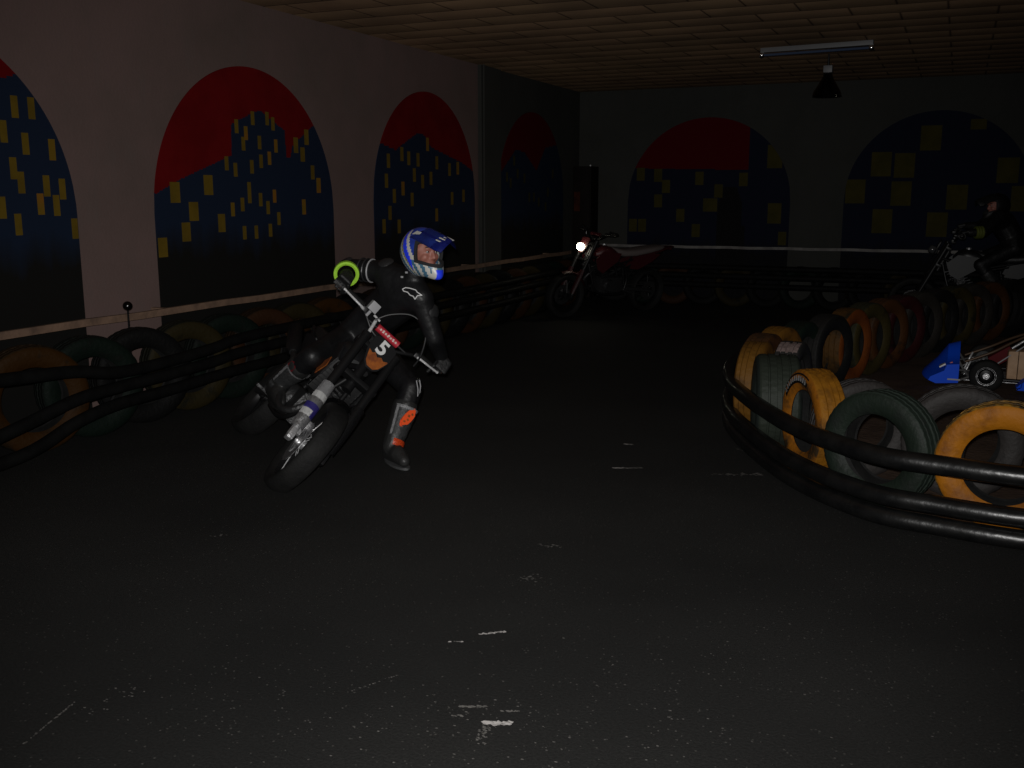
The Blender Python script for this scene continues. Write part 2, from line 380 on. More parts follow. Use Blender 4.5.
# ------------------------------------------------------------------ murals: arched city scenes painted on the wall
def mural(name, label, side, cu, rad, sky, wins, wsz, paint, step, ztop=2.75, redmat='m_red', yel='m_yel', black=None):
    spr = ztop - rad
    def arch(u):
        d = abs(u - cu); return spr + math.sqrt(max(rad * rad - d * d, 0)) if d < rad else spr
    def skyz(u):
        if not sky: return 99
        if u <= sky[0][0]: return sky[0][1]
        for (a, za), (c, zc) in zip(sky, sky[1:]):
            if a <= u <= c: return za + (zc - za) * (u - a) / max(c - a, 1e-6)
        return sky[-1][1]
    rects = [(w[0] - (w[2] if len(w) > 2 else wsz[0]) / 2, w[0] + (w[2] if len(w) > 2 else wsz[0]) / 2,
              w[1] - (w[3] if len(w) > 3 else wsz[1]) / 2, w[1] + (w[3] if len(w) > 3 else wsz[1]) / 2) for w in wins]
    def lines(lo, hi, extra):
        n = max(2, int((hi - lo) / step)); base = [lo + (hi - lo) * i / n for i in range(n + 1)]
        ex = sorted({round(e, 4) for e in extra if lo < e < hi})
        base = [x for x in base if all(abs(x - e) > step * .45 for e in ex) or x in (lo, hi)]
        return sorted(base + ex)
    us = lines(cu - rad, cu + rad, [e for r in rects for e in r[:2]] + [s[0] for s in sky])
    zs = lines(.02, ztop, [e for r in rects for e in r[2:]])
    verts = []; idx = {}; faces = []; mi = []
    def P(u, z):
        z = min(z, arch(u))
        k = (round(u, 4), round(z, 5))
        if k not in idx:
            idx[k] = len(verts)
            verts.append((0.0, u, z) if side == 'left' else (u, 0.0, z))
        return idx[k]
    for a, c in zip(us, us[1:]):
        um = (a + c) / 2
        for z0, z1 in zip(zs, zs[1:]):
            zm = (z0 + min(z1, arch(um))) / 2
            q = [P(a, z0), P(c, z0), P(c, z1), P(a, z1)]
            qq = [v for i, v in enumerate(q) if v not in q[:i]]
            if len(qq) < 3 or z0 >= max(arch(a), arch(c)): continue
            m = 0
            hit = [i for i, r in enumerate(rects) if r[0] < um < r[1] and r[2] < zm < r[3]]
            if hit: m = 3 if hit[0] % 5 == 4 else 2
            elif zm > skyz(um): m = 1
            elif black and black(um, zm): m = 4
            faces.append(qq if side == 'back' else qq); mi.append(m)
    me = bpy.data.meshes.new(name); me.from_pydata(verts, [], faces)
    for k in (paint, redmat, yel, 'm_ora' if yel == 'm_yel' else yel, 'm_blk'): me.materials.append(MT[k])
    me.polygons.foreach_set('material_index', mi)
    bm = NB(); bm.from_mesh(me); bmesh.ops.recalc_face_normals(bm, faces=bm.faces)
    tgt = V((1, 0, 0)) if side == 'left' else V((0, -1, 0))
    f0 = max(bm.faces, key=lambda f: f.calc_area())
    if f0.normal.dot(tgt) < 0: bmesh.ops.reverse_faces(bm, faces=bm.faces)
    g = bmesh.ops.extrude_face_region(bm, geom=bm.faces[:])       # gives the panel its 8 mm of render
    bmesh.ops.translate(bm, verts=[e for e in g['geom'] if isinstance(e, bmesh.types.BMVert)], vec=tgt * .008)
    bm.to_mesh(me); bm.free()
    o = bpy.data.objects.new(name, me); COL.objects.link(o)
    o.location = (XL, 0, 0) if side == 'left' else (0, YB, 0)
    tag(o, label, 'mural', 'arched city murals')
    return o

m1 = [(4.81, 2.16), (4.94, 2.16), (4.71, 2.0), (4.87, 1.93), (5.08, 1.9), (4.76, 1.77), (4.81, 1.68), (5.01, 1.66), (5.14, 1.64), (4.95, 1.54), (5.08, 1.53), (4.76, 1.41), (5.22, 1.37), (4.65, 1.52),
      (4.2, 1.9), (4.05, 1.6), (3.6, 2.0), (3.4, 1.7), (3.3, 1.4), (3.85, 1.45), (4.4, 1.65), (3.0, 1.6)]
m2 = [(6.23, 1.62, .11, .16), (6.62, 1.68, .11, .16), (7.01, 2.17), (7.23, 2.25), (7.13, 2.12), (7.09, 2.03), (7.31, 2.05), (7.43, 2.26), (7.51, 2.22), (7.54, 2.03), (6.86, 1.86), (6.97, 1.81), (7.19, 1.84), (7.32, 1.89), (7.44, 1.92), (7.84, 2.05, .07, .14), (8.01, 2.13, .07, .14), (7.94, 1.97, .07, .13), (8.09, 1.81, .06, .13), (8.18, 1.69, .07, .14), (6.43, 1.47, .11, .15), (6.33, 1.31, .1, .15), (6.06, 1.2, .1, .15), (6.76, 1.37, .09, .15), (6.91, 1.48), (7.04, 1.52), (7.14, 1.62, .05, .18), (7.29, 1.56), (7.39, 1.49), (7.49, 1.59), (7.54, 1.39), (7.05, 1.28), (7.21, 1.28), (7.41, 1.29), (7.93, 1.49, .06, .14)]
m3 = [(9.49, 1.96), (9.78, 2.04), (9.93, 2.0), (10.14, 1.99), (10.37, 2.17), (10.59, 1.97), (10.05, 1.82), (10.24, 1.75), (10.44, 1.79), (9.79, 1.67), (9.99, 1.55), (9.44, 1.75), (9.6, 1.59), (9.5, 1.41), (11.13, 1.92), (11.28, 1.59), (10.97, 1.56), (9.69, 1.26), (9.37, 1.27), (10.57, 1.37), (10.91, 1.9)]
m4 = [(12.84, 2.06), (12.96, 1.89), (12.72, 1.76), (13.38, 1.57), (13.55, 1.57), (13.2, 1.83), (13.73, 1.5), (12.6, 1.84), (14.09, 1.64), (14.28, 1.91), (14.0, 1.43)]
b1 = [(-4.61, 1.92), (-4.33, 1.90), (-4.2, 1.73), (-3.68, 1.85), (-3.38, 1.66), (-3.5, 1.45, .22, .2), (-4.32, 1.51), (-3.96, 1.29), (-3.71, 1.06), (-4.72, 1.13), (-4.57, 1.13), (-3.01, 1.83), (-2.56, 2.16, .22, .34), (-2.53, 1.33, .2, .3), (-2.40, .96, .12, .2)]
b2 = [(-.44, 2.38), (-1.07, 2.03), (-.76, 2.01), (-1.40, 1.65), (-.78, 1.62), (-.05, 1.57), (-1.01, 1.23), (-.28, 1.19), (.56, 1.93), (.76, 1.55), (.15, 2.55, .2, .14)]
s1 = [(2.8, 1.5), (3.3, 1.9), (3.3, 2.1), (4.1, 2.2), (4.11, 2.38), (4.73, 2.33), (4.86, 2.37), (5.3, 1.9)]
s2 = [(6.0, 1.60), (6.26, 1.71), (6.93, 1.93), (6.94, 2.18), (7.24, 2.30), (7.34, 2.32), (7.68, 2.17), (7.69, 1.93), (7.75, 1.94), (7.78, 2.04), (8.12, 2.24), (8.5, 2.24)]
s3 = [(9.2, 2.12), (9.32, 2.14), (9.65, 2.08), (10.12, 2.28), (10.3, 2.27), (10.46, 2.14), (11.29, 1.98), (11.7, 1.84)]
s4 = [(12.3, 1.85), (12.45, 1.93), (12.89, 2.21), (13.2, 2.19), (13.64, 1.94), (13.98, 2.28), (14.43, 2.34), (14.8, 2.34)]
mural('wall_mural', 'arched city mural cut by the left edge, only a sliver of red sky', 'left', 4.04, 1.21, s1, m1, (.055, .14), 'm_city', .016, ztop=2.67)
mural('wall_mural', 'largest arched mural, red sky over blue tower blocks, on the left wall', 'left', 7.21, 1.21, s2, m2, (.050, .115), 'm_city', .012, ztop=2.67)
mural('wall_mural', 'arched red and blue city mural right behind the blue helmet', 'left', 10.39, 1.21, s3, m3, (.07, .15), 'm_city', .018)
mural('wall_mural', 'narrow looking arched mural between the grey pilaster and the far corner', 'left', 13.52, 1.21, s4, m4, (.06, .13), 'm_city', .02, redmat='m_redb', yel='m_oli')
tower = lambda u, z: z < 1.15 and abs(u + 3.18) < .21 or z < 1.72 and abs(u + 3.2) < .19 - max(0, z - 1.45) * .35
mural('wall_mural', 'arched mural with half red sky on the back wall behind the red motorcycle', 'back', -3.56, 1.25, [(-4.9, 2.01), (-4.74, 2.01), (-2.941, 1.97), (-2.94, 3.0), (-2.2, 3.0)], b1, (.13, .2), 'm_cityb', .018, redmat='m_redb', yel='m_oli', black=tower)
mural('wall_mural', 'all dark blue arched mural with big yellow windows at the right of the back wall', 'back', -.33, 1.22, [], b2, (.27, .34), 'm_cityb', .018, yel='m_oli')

# ------------------------------------------------------------------ tyres
RT = .305
def tyre_mesh(name, mats, w=.175, R0=RT, stripe=False, seg=120):
    bm = NB(); h = w / 2; rb = R0 * .60
    prof = [(rb, -h * .72), (rb + .012, -h * .84), (rb + .04, -h * .97), (R0 * .84, -h * 1.02), (R0 * .92, -h * .97), (R0 * .965, -h * .88)]
    g = [-.80, -.52, -.50, -.43, -.41, -.12, -.10, .10, .12, .41, .43, .50, .52, .80]
    for i, t in enumerate(g):
        deep = i in (2, 3, 6, 7, 10, 11)
        prof.append((R0 * (1 - .018 * t * t) - (.010 if deep else 0) , h * t))
    prof += [(R0 * .965, h * .88), (R0 * .92, h * .97), (R0 * .84, h * 1.02), (rb + .04, h * .97), (rb + .012, h * .84), (rb, h * .72),
             (rb + .008, h * .62), (rb + .04, h * .80), (R0 * .84, h * .88), (R0 * .93, h * .55), (R0 * .935, -h * .55), (R0 * .84, -h * .88), (rb + .04, -h * .80), (rb + .008, -h * .62)]
    blocks = {6, 7, 18, 19, 10, 11, 14, 15}
    def mod(j, i):
        if i in (6, 7, 10, 11, 14, 15, 18, 19) and (j + (i > 12)) % 3 == 0: return -.0025
        return 0
    T = M.Translation((0, 0, R0)) @ M.Rotation(pi / 2, 4, 'Y')
    fs = lathe(bm, prof, T, seg, closed=True, mod=mod)
    for f, j, i in fs:
        if 5 <= i <= 19: f.material_index = 1
        if i >= 25: f.material_index = 2
        if stripe and 6 <= i <= 18 and 49 <= j <= 57: f.material_index = 3
    bmesh.ops.recalc_face_normals(bm, faces=bm.faces)
    o = finish(name, bm, mats, angle=35); me = o.data; bpy.data.objects.remove(o)
    return me
def paint(name, c, dark=(.014, .013, .012), lo=.55, hi=.68, scale=7, sp=.22):
    return mat(name, c, .62, col2=dark, scale=scale, lo=lo, hi=hi, objinfo=True, bump=.25, bscale=40, spec=sp)
P_ = dict(
    yellow=[paint('yellow_tyre_paint', (.30, .105, .003), (.11, .034, .003), .46, .70, 6), paint('yellow_tread_paint', (.24, .12, .012), (.022, .018, .012), .40, .60, 9), 'rubber'],
    yellowfull=[paint('yellow_side_paint', (.22, .075, .004), (.03, .018, .008), .46, .62), paint('yellow_tread_full', (.22, .088, .005), (.08, .032, .004), .46, .70), 'rubber'],
    orange=[paint('orange_tyre_paint', (.62, .16, .012), (.26, .075, .012), .55, .75), paint('orange_tread_paint', (.34, .15, .03), (.06, .05, .03), .45, .66), 'rubber'],
    olive=[paint('olive_tyre_paint', (.12, .085, .02), (.03, .03, .018)), paint('olive_tread_paint', (.06, .06, .028), (.028, .03, .02)), 'rubber'],
    rusty=[paint('rusty_tyre_paint', (.22, .075, .018), (.05, .025, .014)), paint('rusty_tread_paint', (.16, .06, .02), (.035, .03, .02)), 'rubber'],
    red=[paint('dark_red_tyre_paint', (.13, .016, .018), (.03, .012, .012)), paint('dark_red_tread_paint', (.07, .016, .016), (.02, .018, .014)), 'rubber'],
    green=[paint('green_tyre_paint', (.0075, .0125, .0085), (.008, .010, .0085), .48, .70), paint('green_tread_paint', (.013, .020, .015), (.014, .016, .014)), 'rubber'],
    greengrey=[paint('dull_green_side', (.012, .016, .014), (.009, .010, .010)), paint('dull_green_tread', (.019, .024, .018), (.013, .015, .012)), 'rubber'],
    grey=[paint('grey_dusty_rubber', (.022, .0195, .0185), (.013, .012, .012)), paint('grey_dusty_tread', (.024, .021, .020), (.013, .012, .0115)), 'rubber'],
    black=[paint('black_tyre_side', (.016, .016, .016), (.027, .025, .024)), paint('black_tyre_tread', (.024, .023, .022), (.014, .014, .013)), 'rubber'],
)
Q_ = dict(  # darker copies of the tyre paints: dimming with distance put into the colour
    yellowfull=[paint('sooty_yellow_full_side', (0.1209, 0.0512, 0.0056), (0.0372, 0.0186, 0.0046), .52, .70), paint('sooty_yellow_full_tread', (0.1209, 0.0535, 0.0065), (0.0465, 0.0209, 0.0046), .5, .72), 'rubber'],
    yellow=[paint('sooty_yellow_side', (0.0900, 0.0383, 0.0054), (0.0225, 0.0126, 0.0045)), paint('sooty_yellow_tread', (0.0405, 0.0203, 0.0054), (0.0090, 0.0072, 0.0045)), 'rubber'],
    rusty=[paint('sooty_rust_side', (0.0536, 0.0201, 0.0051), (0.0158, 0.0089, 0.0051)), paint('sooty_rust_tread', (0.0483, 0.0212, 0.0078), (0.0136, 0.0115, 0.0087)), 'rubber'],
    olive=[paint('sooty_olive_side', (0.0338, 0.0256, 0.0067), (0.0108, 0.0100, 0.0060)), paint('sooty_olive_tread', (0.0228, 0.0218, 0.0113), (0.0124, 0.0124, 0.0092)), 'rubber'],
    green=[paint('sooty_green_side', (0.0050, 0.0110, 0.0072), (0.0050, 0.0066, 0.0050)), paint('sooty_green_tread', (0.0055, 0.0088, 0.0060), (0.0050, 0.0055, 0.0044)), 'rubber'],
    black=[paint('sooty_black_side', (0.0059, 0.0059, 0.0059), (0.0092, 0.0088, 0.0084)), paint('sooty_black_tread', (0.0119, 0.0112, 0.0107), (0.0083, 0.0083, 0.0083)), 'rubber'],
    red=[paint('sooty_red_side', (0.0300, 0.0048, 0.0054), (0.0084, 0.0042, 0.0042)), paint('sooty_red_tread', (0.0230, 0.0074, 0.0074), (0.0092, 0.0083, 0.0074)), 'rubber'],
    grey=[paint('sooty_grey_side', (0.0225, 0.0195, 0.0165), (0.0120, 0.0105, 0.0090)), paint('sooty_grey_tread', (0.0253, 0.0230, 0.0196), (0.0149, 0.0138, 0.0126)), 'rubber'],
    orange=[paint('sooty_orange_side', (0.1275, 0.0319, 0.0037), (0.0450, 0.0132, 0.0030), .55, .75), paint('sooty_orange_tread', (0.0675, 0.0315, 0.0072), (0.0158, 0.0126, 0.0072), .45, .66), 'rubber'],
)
TY = {k: tyre_mesh('car_tyre_' + k, v) for k, v in P_.items()}
G_ = {k: [paint('grim_%s_%d' % (k, i), c, d, sp=.08) for i, (c, d) in enumerate(v)] + ['rubber'] for k, v in dict(  # darkest tyre paints: weak light on the wall rows put into their colour
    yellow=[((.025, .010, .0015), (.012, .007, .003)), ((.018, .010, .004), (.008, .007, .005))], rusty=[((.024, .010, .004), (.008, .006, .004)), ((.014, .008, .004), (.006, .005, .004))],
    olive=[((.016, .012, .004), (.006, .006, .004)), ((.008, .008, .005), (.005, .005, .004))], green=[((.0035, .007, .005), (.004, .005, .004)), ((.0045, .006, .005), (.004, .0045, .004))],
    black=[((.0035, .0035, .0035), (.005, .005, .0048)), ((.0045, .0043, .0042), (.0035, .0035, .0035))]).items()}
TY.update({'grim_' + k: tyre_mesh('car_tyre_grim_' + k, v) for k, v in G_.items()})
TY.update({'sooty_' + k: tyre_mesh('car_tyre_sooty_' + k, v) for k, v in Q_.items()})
TY['stripe'] = tyre_mesh('car_tyre_striped', P_['black'] + ['dimpink'], stripe=True)
def tyre(kind, x, y, ang, label, group, tilt=0., z=0., sc=(1, 1, 1)):
    o = bpy.data.objects.new('car_tyre', TY[kind]); COL.objects.link(o)
    o.location = (x, y, z); o.rotation_euler = (0, R(tilt), R(ang)); o.scale = sc
    return tag(o, label, 'tyre', group)

G = 'tyres along the island kerb'
IS = [
    ('yellow', .29, 5.26, -98, 'bright yellow worn tyre at the right edge of the photo, nearest of the island row', 1.03),
    ('green', -.285, 5.42, -118, 'dark green tyre just left of the big yellow one in the island row', 1.),
    ('yellowfull', -.69, 5.93, -150, 'yellow tyre with a yellow tread, left of the dark green one', 1.),
    ('greengrey', -.985, 6.40, -166, 'dull green grey tyre standing tread first between two yellow ones at the near bend', (1.55, 1., 1.)),
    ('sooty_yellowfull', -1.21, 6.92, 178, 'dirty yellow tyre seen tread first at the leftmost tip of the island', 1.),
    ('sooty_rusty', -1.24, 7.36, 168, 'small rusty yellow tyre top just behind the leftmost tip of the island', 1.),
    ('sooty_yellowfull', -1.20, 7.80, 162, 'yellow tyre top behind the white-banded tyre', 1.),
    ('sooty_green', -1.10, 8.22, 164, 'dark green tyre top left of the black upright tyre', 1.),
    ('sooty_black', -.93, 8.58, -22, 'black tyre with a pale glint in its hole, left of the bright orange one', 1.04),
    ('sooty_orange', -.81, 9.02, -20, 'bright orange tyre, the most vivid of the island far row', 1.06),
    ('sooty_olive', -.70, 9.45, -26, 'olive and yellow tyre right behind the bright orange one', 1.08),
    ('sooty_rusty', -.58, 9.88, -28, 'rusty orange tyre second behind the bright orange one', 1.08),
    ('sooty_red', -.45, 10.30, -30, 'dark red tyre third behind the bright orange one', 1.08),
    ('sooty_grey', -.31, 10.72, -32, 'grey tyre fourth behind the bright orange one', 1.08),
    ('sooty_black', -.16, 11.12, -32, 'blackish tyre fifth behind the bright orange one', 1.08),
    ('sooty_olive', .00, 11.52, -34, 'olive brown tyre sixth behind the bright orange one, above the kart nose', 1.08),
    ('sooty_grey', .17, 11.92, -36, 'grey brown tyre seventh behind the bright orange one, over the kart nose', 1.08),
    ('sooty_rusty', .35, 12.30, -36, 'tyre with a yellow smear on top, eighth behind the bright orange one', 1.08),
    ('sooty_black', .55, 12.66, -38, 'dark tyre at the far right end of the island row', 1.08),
]
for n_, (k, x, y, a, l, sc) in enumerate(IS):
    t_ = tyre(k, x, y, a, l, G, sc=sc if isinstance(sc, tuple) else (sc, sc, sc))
    if n_ == 2:                                   # unpainted arc of rubber with raised, unreadable letters
        bm = NB(); X = .0915
        arc = lambda r, q: V((X, r * sin(q), RT + r * cos(q)))
        qs = [R(-62 + 84 * i / 20) for i in range(21)]
        lo_ = [bm.verts.new(arc(.222, q)) for q in qs]; hi_ = [bm.verts.new(arc(.282, q) - V((.006, 0, 0))) for q in qs]
        for i in range(20): bm.faces.new((lo_[i], lo_[i + 1], hi_[i + 1], hi_[i]))
        bmesh.ops.solidify(bm, geom=bm.faces[:], thickness=.004)
        for i in range(11):
            q = R(-55 + 7 * i)
            for dq, r0, r1 in ((0, .236, .266), (.035, .236, .252 + .012 * (i % 2))): tube(bm, [arc(r0, q + dq) + V((.003, 0, 0)), arc(r1, q + dq * .6) + V((.001, 0, 0))], .003, 5, mi=1)
        bmesh.ops.recalc_face_normals(bm, faces=bm.faces); finish('sidewall_lettering', bm, ['rubber', 'dimgrey2'], t_, smooth=False)['label'] = 'black arc of worn sidewall lettering'
tyre('grey', .10, 5.74, -86, 'bare grey tyre standing behind the gap between green and yellow tyres', 'loose tyres inside the island')
tyre('grey', -.43, 5.95, -66, 'bare grey tyre seen through the hole of the dark green tyre', 'loose tyres inside the island', sc=(.93, .93, .93))
tyre('grey', .74, 5.70, -104, 'bare grey tyre seen through the hole of the big yellow tyre', 'loose tyres inside the island')
tyre('stripe', -.985, 7.02, 175, 'black tyre with a white band across its tread inside the island tip', 'loose tyres inside the island')

LW = ['yellow', 'green', 'black', 'olive', 'green', 'rusty', 'olive', 'yellow', 'black', 'rusty', 'green', 'olive', 'black', 'rusty', 'olive', 'black', 'rusty', 'olive', 'black', 'green', 'rusty', 'black']
names = dict(yellow='orange yellow', green='dark green', black='black', olive='olive', rusty='rusty orange', red='dark red', grey='grey')
ordn = ['first', 'second', 'third', 'fourth', 'fifth', 'sixth', 'seventh', 'eighth', 'ninth', 'tenth', 'eleventh', 'twelfth', 'thirteenth', 'fourteenth', 'fifteenth', 'sixteenth', 'seventeenth', 'eighteenth', 'nineteenth', 'twentieth', 'twenty-first', 'twenty-second', 'twenty-third']
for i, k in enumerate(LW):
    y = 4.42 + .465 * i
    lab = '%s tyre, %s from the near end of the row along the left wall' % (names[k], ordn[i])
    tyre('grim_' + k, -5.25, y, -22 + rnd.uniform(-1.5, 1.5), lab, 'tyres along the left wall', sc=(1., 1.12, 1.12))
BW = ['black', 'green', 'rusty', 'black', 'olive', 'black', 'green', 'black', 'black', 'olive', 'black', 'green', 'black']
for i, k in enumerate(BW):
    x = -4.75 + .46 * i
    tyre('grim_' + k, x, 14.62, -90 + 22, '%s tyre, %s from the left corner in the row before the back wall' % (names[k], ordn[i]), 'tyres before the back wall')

# ------------------------------------------------------------------ barrier hoses and rails
def hose(name, pts, r, label, group, bolts=0, m='hose'):
    p = spline(pts, 6); bm = NB(); tube(bm, p, r, 14); o = finish(name, bm, m); tag(o, label, 'barrier hose', group)
    if bolts:
        for i in range(bolts):
            q = p[int((i + .5) / bolts * (len(p) - 1))]; q2 = p[min(int((i + .5) / bolts * (len(p) - 1)) + 1, len(p) - 1)]
            t = (q2 - q).normalized(); n = V((t.y, -t.x, 0)).normalized()
            bb = NB(); lathe(bb, [(.016, 0), (.016, .006), (.010, .011), (0, .012)], axis_to(n, q + n * (r - .003)), 10)
            finish('bolt', bb, 'bolt', o)
    return o
base = [(1.6, 4.98), (.9, 4.93), (.36, 4.94), (.05, 4.99), (-.30, 5.09), (-.70, 5.49), (-1.05, 6.08), (-1.33, 6.72), (-1.47, 7.35), (-1.50, 8.0), (-1.42, 8.6), (-1.26, 9.2), (-1.05, 10.0), (-.75, 10.9), (-.3, 11.9), (.1, 12.6), (.3, 12.95)]
hose('barrier_hose', [(x, y, .345) for x, y in base], .048, 'thick black hose running highest across the island tyres', 'hoses around the island', 9)
hose('barrier_hose', [(x, y, .150) for x, y in base], .046, 'thick black hose at mid height around the island tyres', 'hoses around the island', 7)
hose('barrier_hose', [(x * .995, y - .012 if y < 7 else y, .052) for x, y in base], .046, 'lowest black hose lying on the asphalt around the island', 'hoses around the island', 5)
XB = -4.965
def lb(zs): return [(XB, 3.2, zs[0]), (XB, 4.05, zs[1]), (XB, 4.5, zs[2]), (XB, 4.85, zs[3]), (XB, 5.3, zs[4]), (XB, 5.8, zs[5]), (XB, 6.3, zs[6]), (XB, 8.5, zs[7]), (XB, 11, zs[8]), (XB, 13.2, zs[9]), (-4.75, 14.05, zs[10]), (-4.1, 14.33, zs[10]), (-2.5, 14.35, zs[11]), (0, 14.35, zs[11]), (1.6, 14.35, zs[11])]
hose('barrier_hose', lb([.60, .55, .52, .46, .46, .49, .53, .55, .56, .57, .58, .58]), .040, 'sagging top black hose before the left wall tyres', 'hoses along the wall tyres', m='hosed')
hose('barrier_hose', lb([.10, .25, .34, .36, .37, .39, .42, .44, .45, .46, .46, .46]), .040, 'second black hose dipping to the floor near the left edge', 'hoses along the wall tyres', m='hosed')
hose('barrier_hose', lb([.05, .08, .20, .25, .26, .28, .29, .31, .32, .33, .33, .33]), .040, 'third black hose below, before the left wall tyres', 'hoses along the wall tyres', m='hosed')

def plank(name, p0, p1, w, t, m, label, bow=0):
    bm = NB(); p0, p1 = V(p0), V(p1); n = 24; d = (p1 - p0).normalized(); s = V((-d.y, d.x, 0))
    rings = []
    for i in range(n + 1):
        c = p0.lerp(p1, i / n) + V((0, 0, bow * sin(pi * i / n) + .004 * sin(i * 2.1)))
        rings.append([bm.verts.new(c + s * a * t / 2 + V((0, 0, bq * w / 2))) for a, bq in ((-1, -1), (1, -1), (1, 1), (-1, 1))])
    for a, c in zip(rings, rings[1:]):
        for j in range(4): bm.faces.new((a[j], a[(j + 1) % 4], c[(j + 1) % 4], c[j]))
    bm.faces.new(rings[0][::-1]); bm.faces.new(rings[-1]); bmesh.ops.recalc_face_normals(bm, faces=bm.faces)
    return tag(finish(name, bm, m, smooth=False), label, 'rail')
r1 = plank('guard_rail', (-5.44, 3.2, .735), (-5.44, 14.55, .735), .05, .035, 'rail', 'long bare timber rail running just above the left wall tyres')
for yy in (3.6, 5.9, 8.6, 11.2, 13.9):
    bb = NB(); box(bb, (-5.54, yy, .735), (.17, .04, .035), bev=.004); finish('wall_bracket', bb, 'rail', r1)
r2 = plank('guard_rail', (-5.25, 15.28, .815), (1.9, 15.28, .825), .04, .035, 'rail2', 'pale rail running along the back wall below the murals')
for xx in (-5.0, -3.4, -1.8, -.2, 1.4):
    bb = NB(); box(bb, (xx, 15.36, .82), (.04, .15, .03), bev=.004); finish('wall_bracket', bb, 'rail2', r2)
k = tag(empty('marker_post', (-5.40, 5.42, 0)), 'thin post with a round dark knob standing at the timber rail', 'post')
bb = NB(); tube(bb, [(0, 0, 0), (0, 0, .80)], .007, 8); finish('rod', bb, 'black_metal', k)
bb = NB(); bmesh.ops.create_icosphere(bb, subdivisions=3, radius=.034, matrix=M.Translation((0, 0, .82))); finish('knob', bb, 'lampblack', k)

# ------------------------------------------------------------------ lamps and the corner cabinet
d = (V((-.97, 11.59, 0)) - V((-2.14, 11.73, 0))).normalized()
L = tag(empty('batten_light', mtx=M.Translation((-1.555, 11.66, H)) @ M.Rotation(math.atan2(d.y, d.x), 4, 'Z')), 'unlit fluorescent tube lamp fixed to the tiled ceiling', 'lamp')
bb = NB(); box(bb, (0, 0, -.025), (1.2, .06, .05), bev=.006); finish('housing', bb, 'lampgrey', L)
bb = NB(); tube(bb, [(-.57, 0, -.075), (.57, 0, -.075)], .014, 16); finish('tube', bb, 'lampblue', L)
for s in (-1, 1):
    bb = NB(); box(bb, (s * .585, 0, -.065), (.03, .045, .05), bev=.005); e = finish('lamp_holder', bb, 'white', L)
    bb = NB(); bmesh.ops.create_uvsphere(bb, u_segments=16, v_segments=10, radius=.030, matrix=M.Translation((s * .585, -.022, -.078))); finish('starter_cap', bb, 'starter', e)  # end cap shaped as a metal ball to catch the flash
P = tag(empty('pendant_lamp', (-1.515, 12.5, H)), 'black bell shaped pendant lamp hanging from the ceiling', 'lamp')
bb = NB(); tube(bb, [(0, 0, 0), (0, 0, -.14)], .012, 10); finish('stem', bb, 'black_metal', P)
bb = NB(); bmesh.ops.create_uvsphere(bb, u_segments=18, v_segments=12, radius=.036, matrix=M.Translation((0, 0, -.225))); finish('cable_gland', bb, 'starter', P)  # added metal ball that gives the pendant its upper flash glint
bb = NB(); box(bb, (0, 0, -.17), (.10, .10, .08), bev=.012); finish('ballast_box', bb, 'lampgrey', P)
bb = NB(); lathe(bb, [(.012, -.21), (.045, -.215), (.055, -.25), (.075, -.29), (.115, -.36), (.146, -.41), (.156, -.435), (.158, -.452), (.165, -.465), (.160, -.467), (.148, -.44), (.108, -.36), (.068, -.29), (.045, -.25), (.012, -.235)], None, 40, closed=True)
sh = finish('lamp_shade', bb, 'lampblack', P)
bb = NB(); lathe(bb, [(0, -.25), (.02, -.26), (.032, -.31), (.045, -.36), (.030, -.40), (0, -.41)], None, 20); finish('bulb', bb, 'lens', sh)
C = tag(empty('tall_cabinet', (-5.44, 15.22, 0)), 'tall dark wooden cabinet in the far left corner', 'cabinet')
bb = NB(); box(bb, (0, 0, 1.02), (.30, .36, 2.04), bev=.01); body = finish('body', bb, 'cab', C)
bb = NB(); box(bb, (0, -.19, 1.02), (.27, .02, 1.94), bev=.005); dr = finish('door', bb, 'cab', C)
bb = NB(); box(bb, (-.07, -.202, 1.50), (.10, .004, .30)); finish('sticker', bb, 'sticker', dr)
bb = NB(); tube(bb, [(.10, -.20, 1.0), (.10, -.225, 1.0), (.10, -.225, 1.12), (.10, -.20, 1.12)], .006, 8); finish('handle', bb, 'bolt', dr)
bb = NB(); bmesh.ops.create_icosphere(bb, subdivisions=2, radius=.014, matrix=M.Translation((.14, -.19, 2.05))); finish('corner_cap', bb, 'white', body)

# ------------------------------------------------------------------ motorcycle: x forward, y left, z up, origin under the rear axle
RK = R(26); FA = V((1.45, 0, .30)); U = V((-sin(RK), 0, cos(RK))); FW = V((cos(RK), 0, sin(RK)))
HP = FA + U * .62 + V((-.05, 0, 0)); BC = FA + U * .895 + V((-.03, 0, .02))

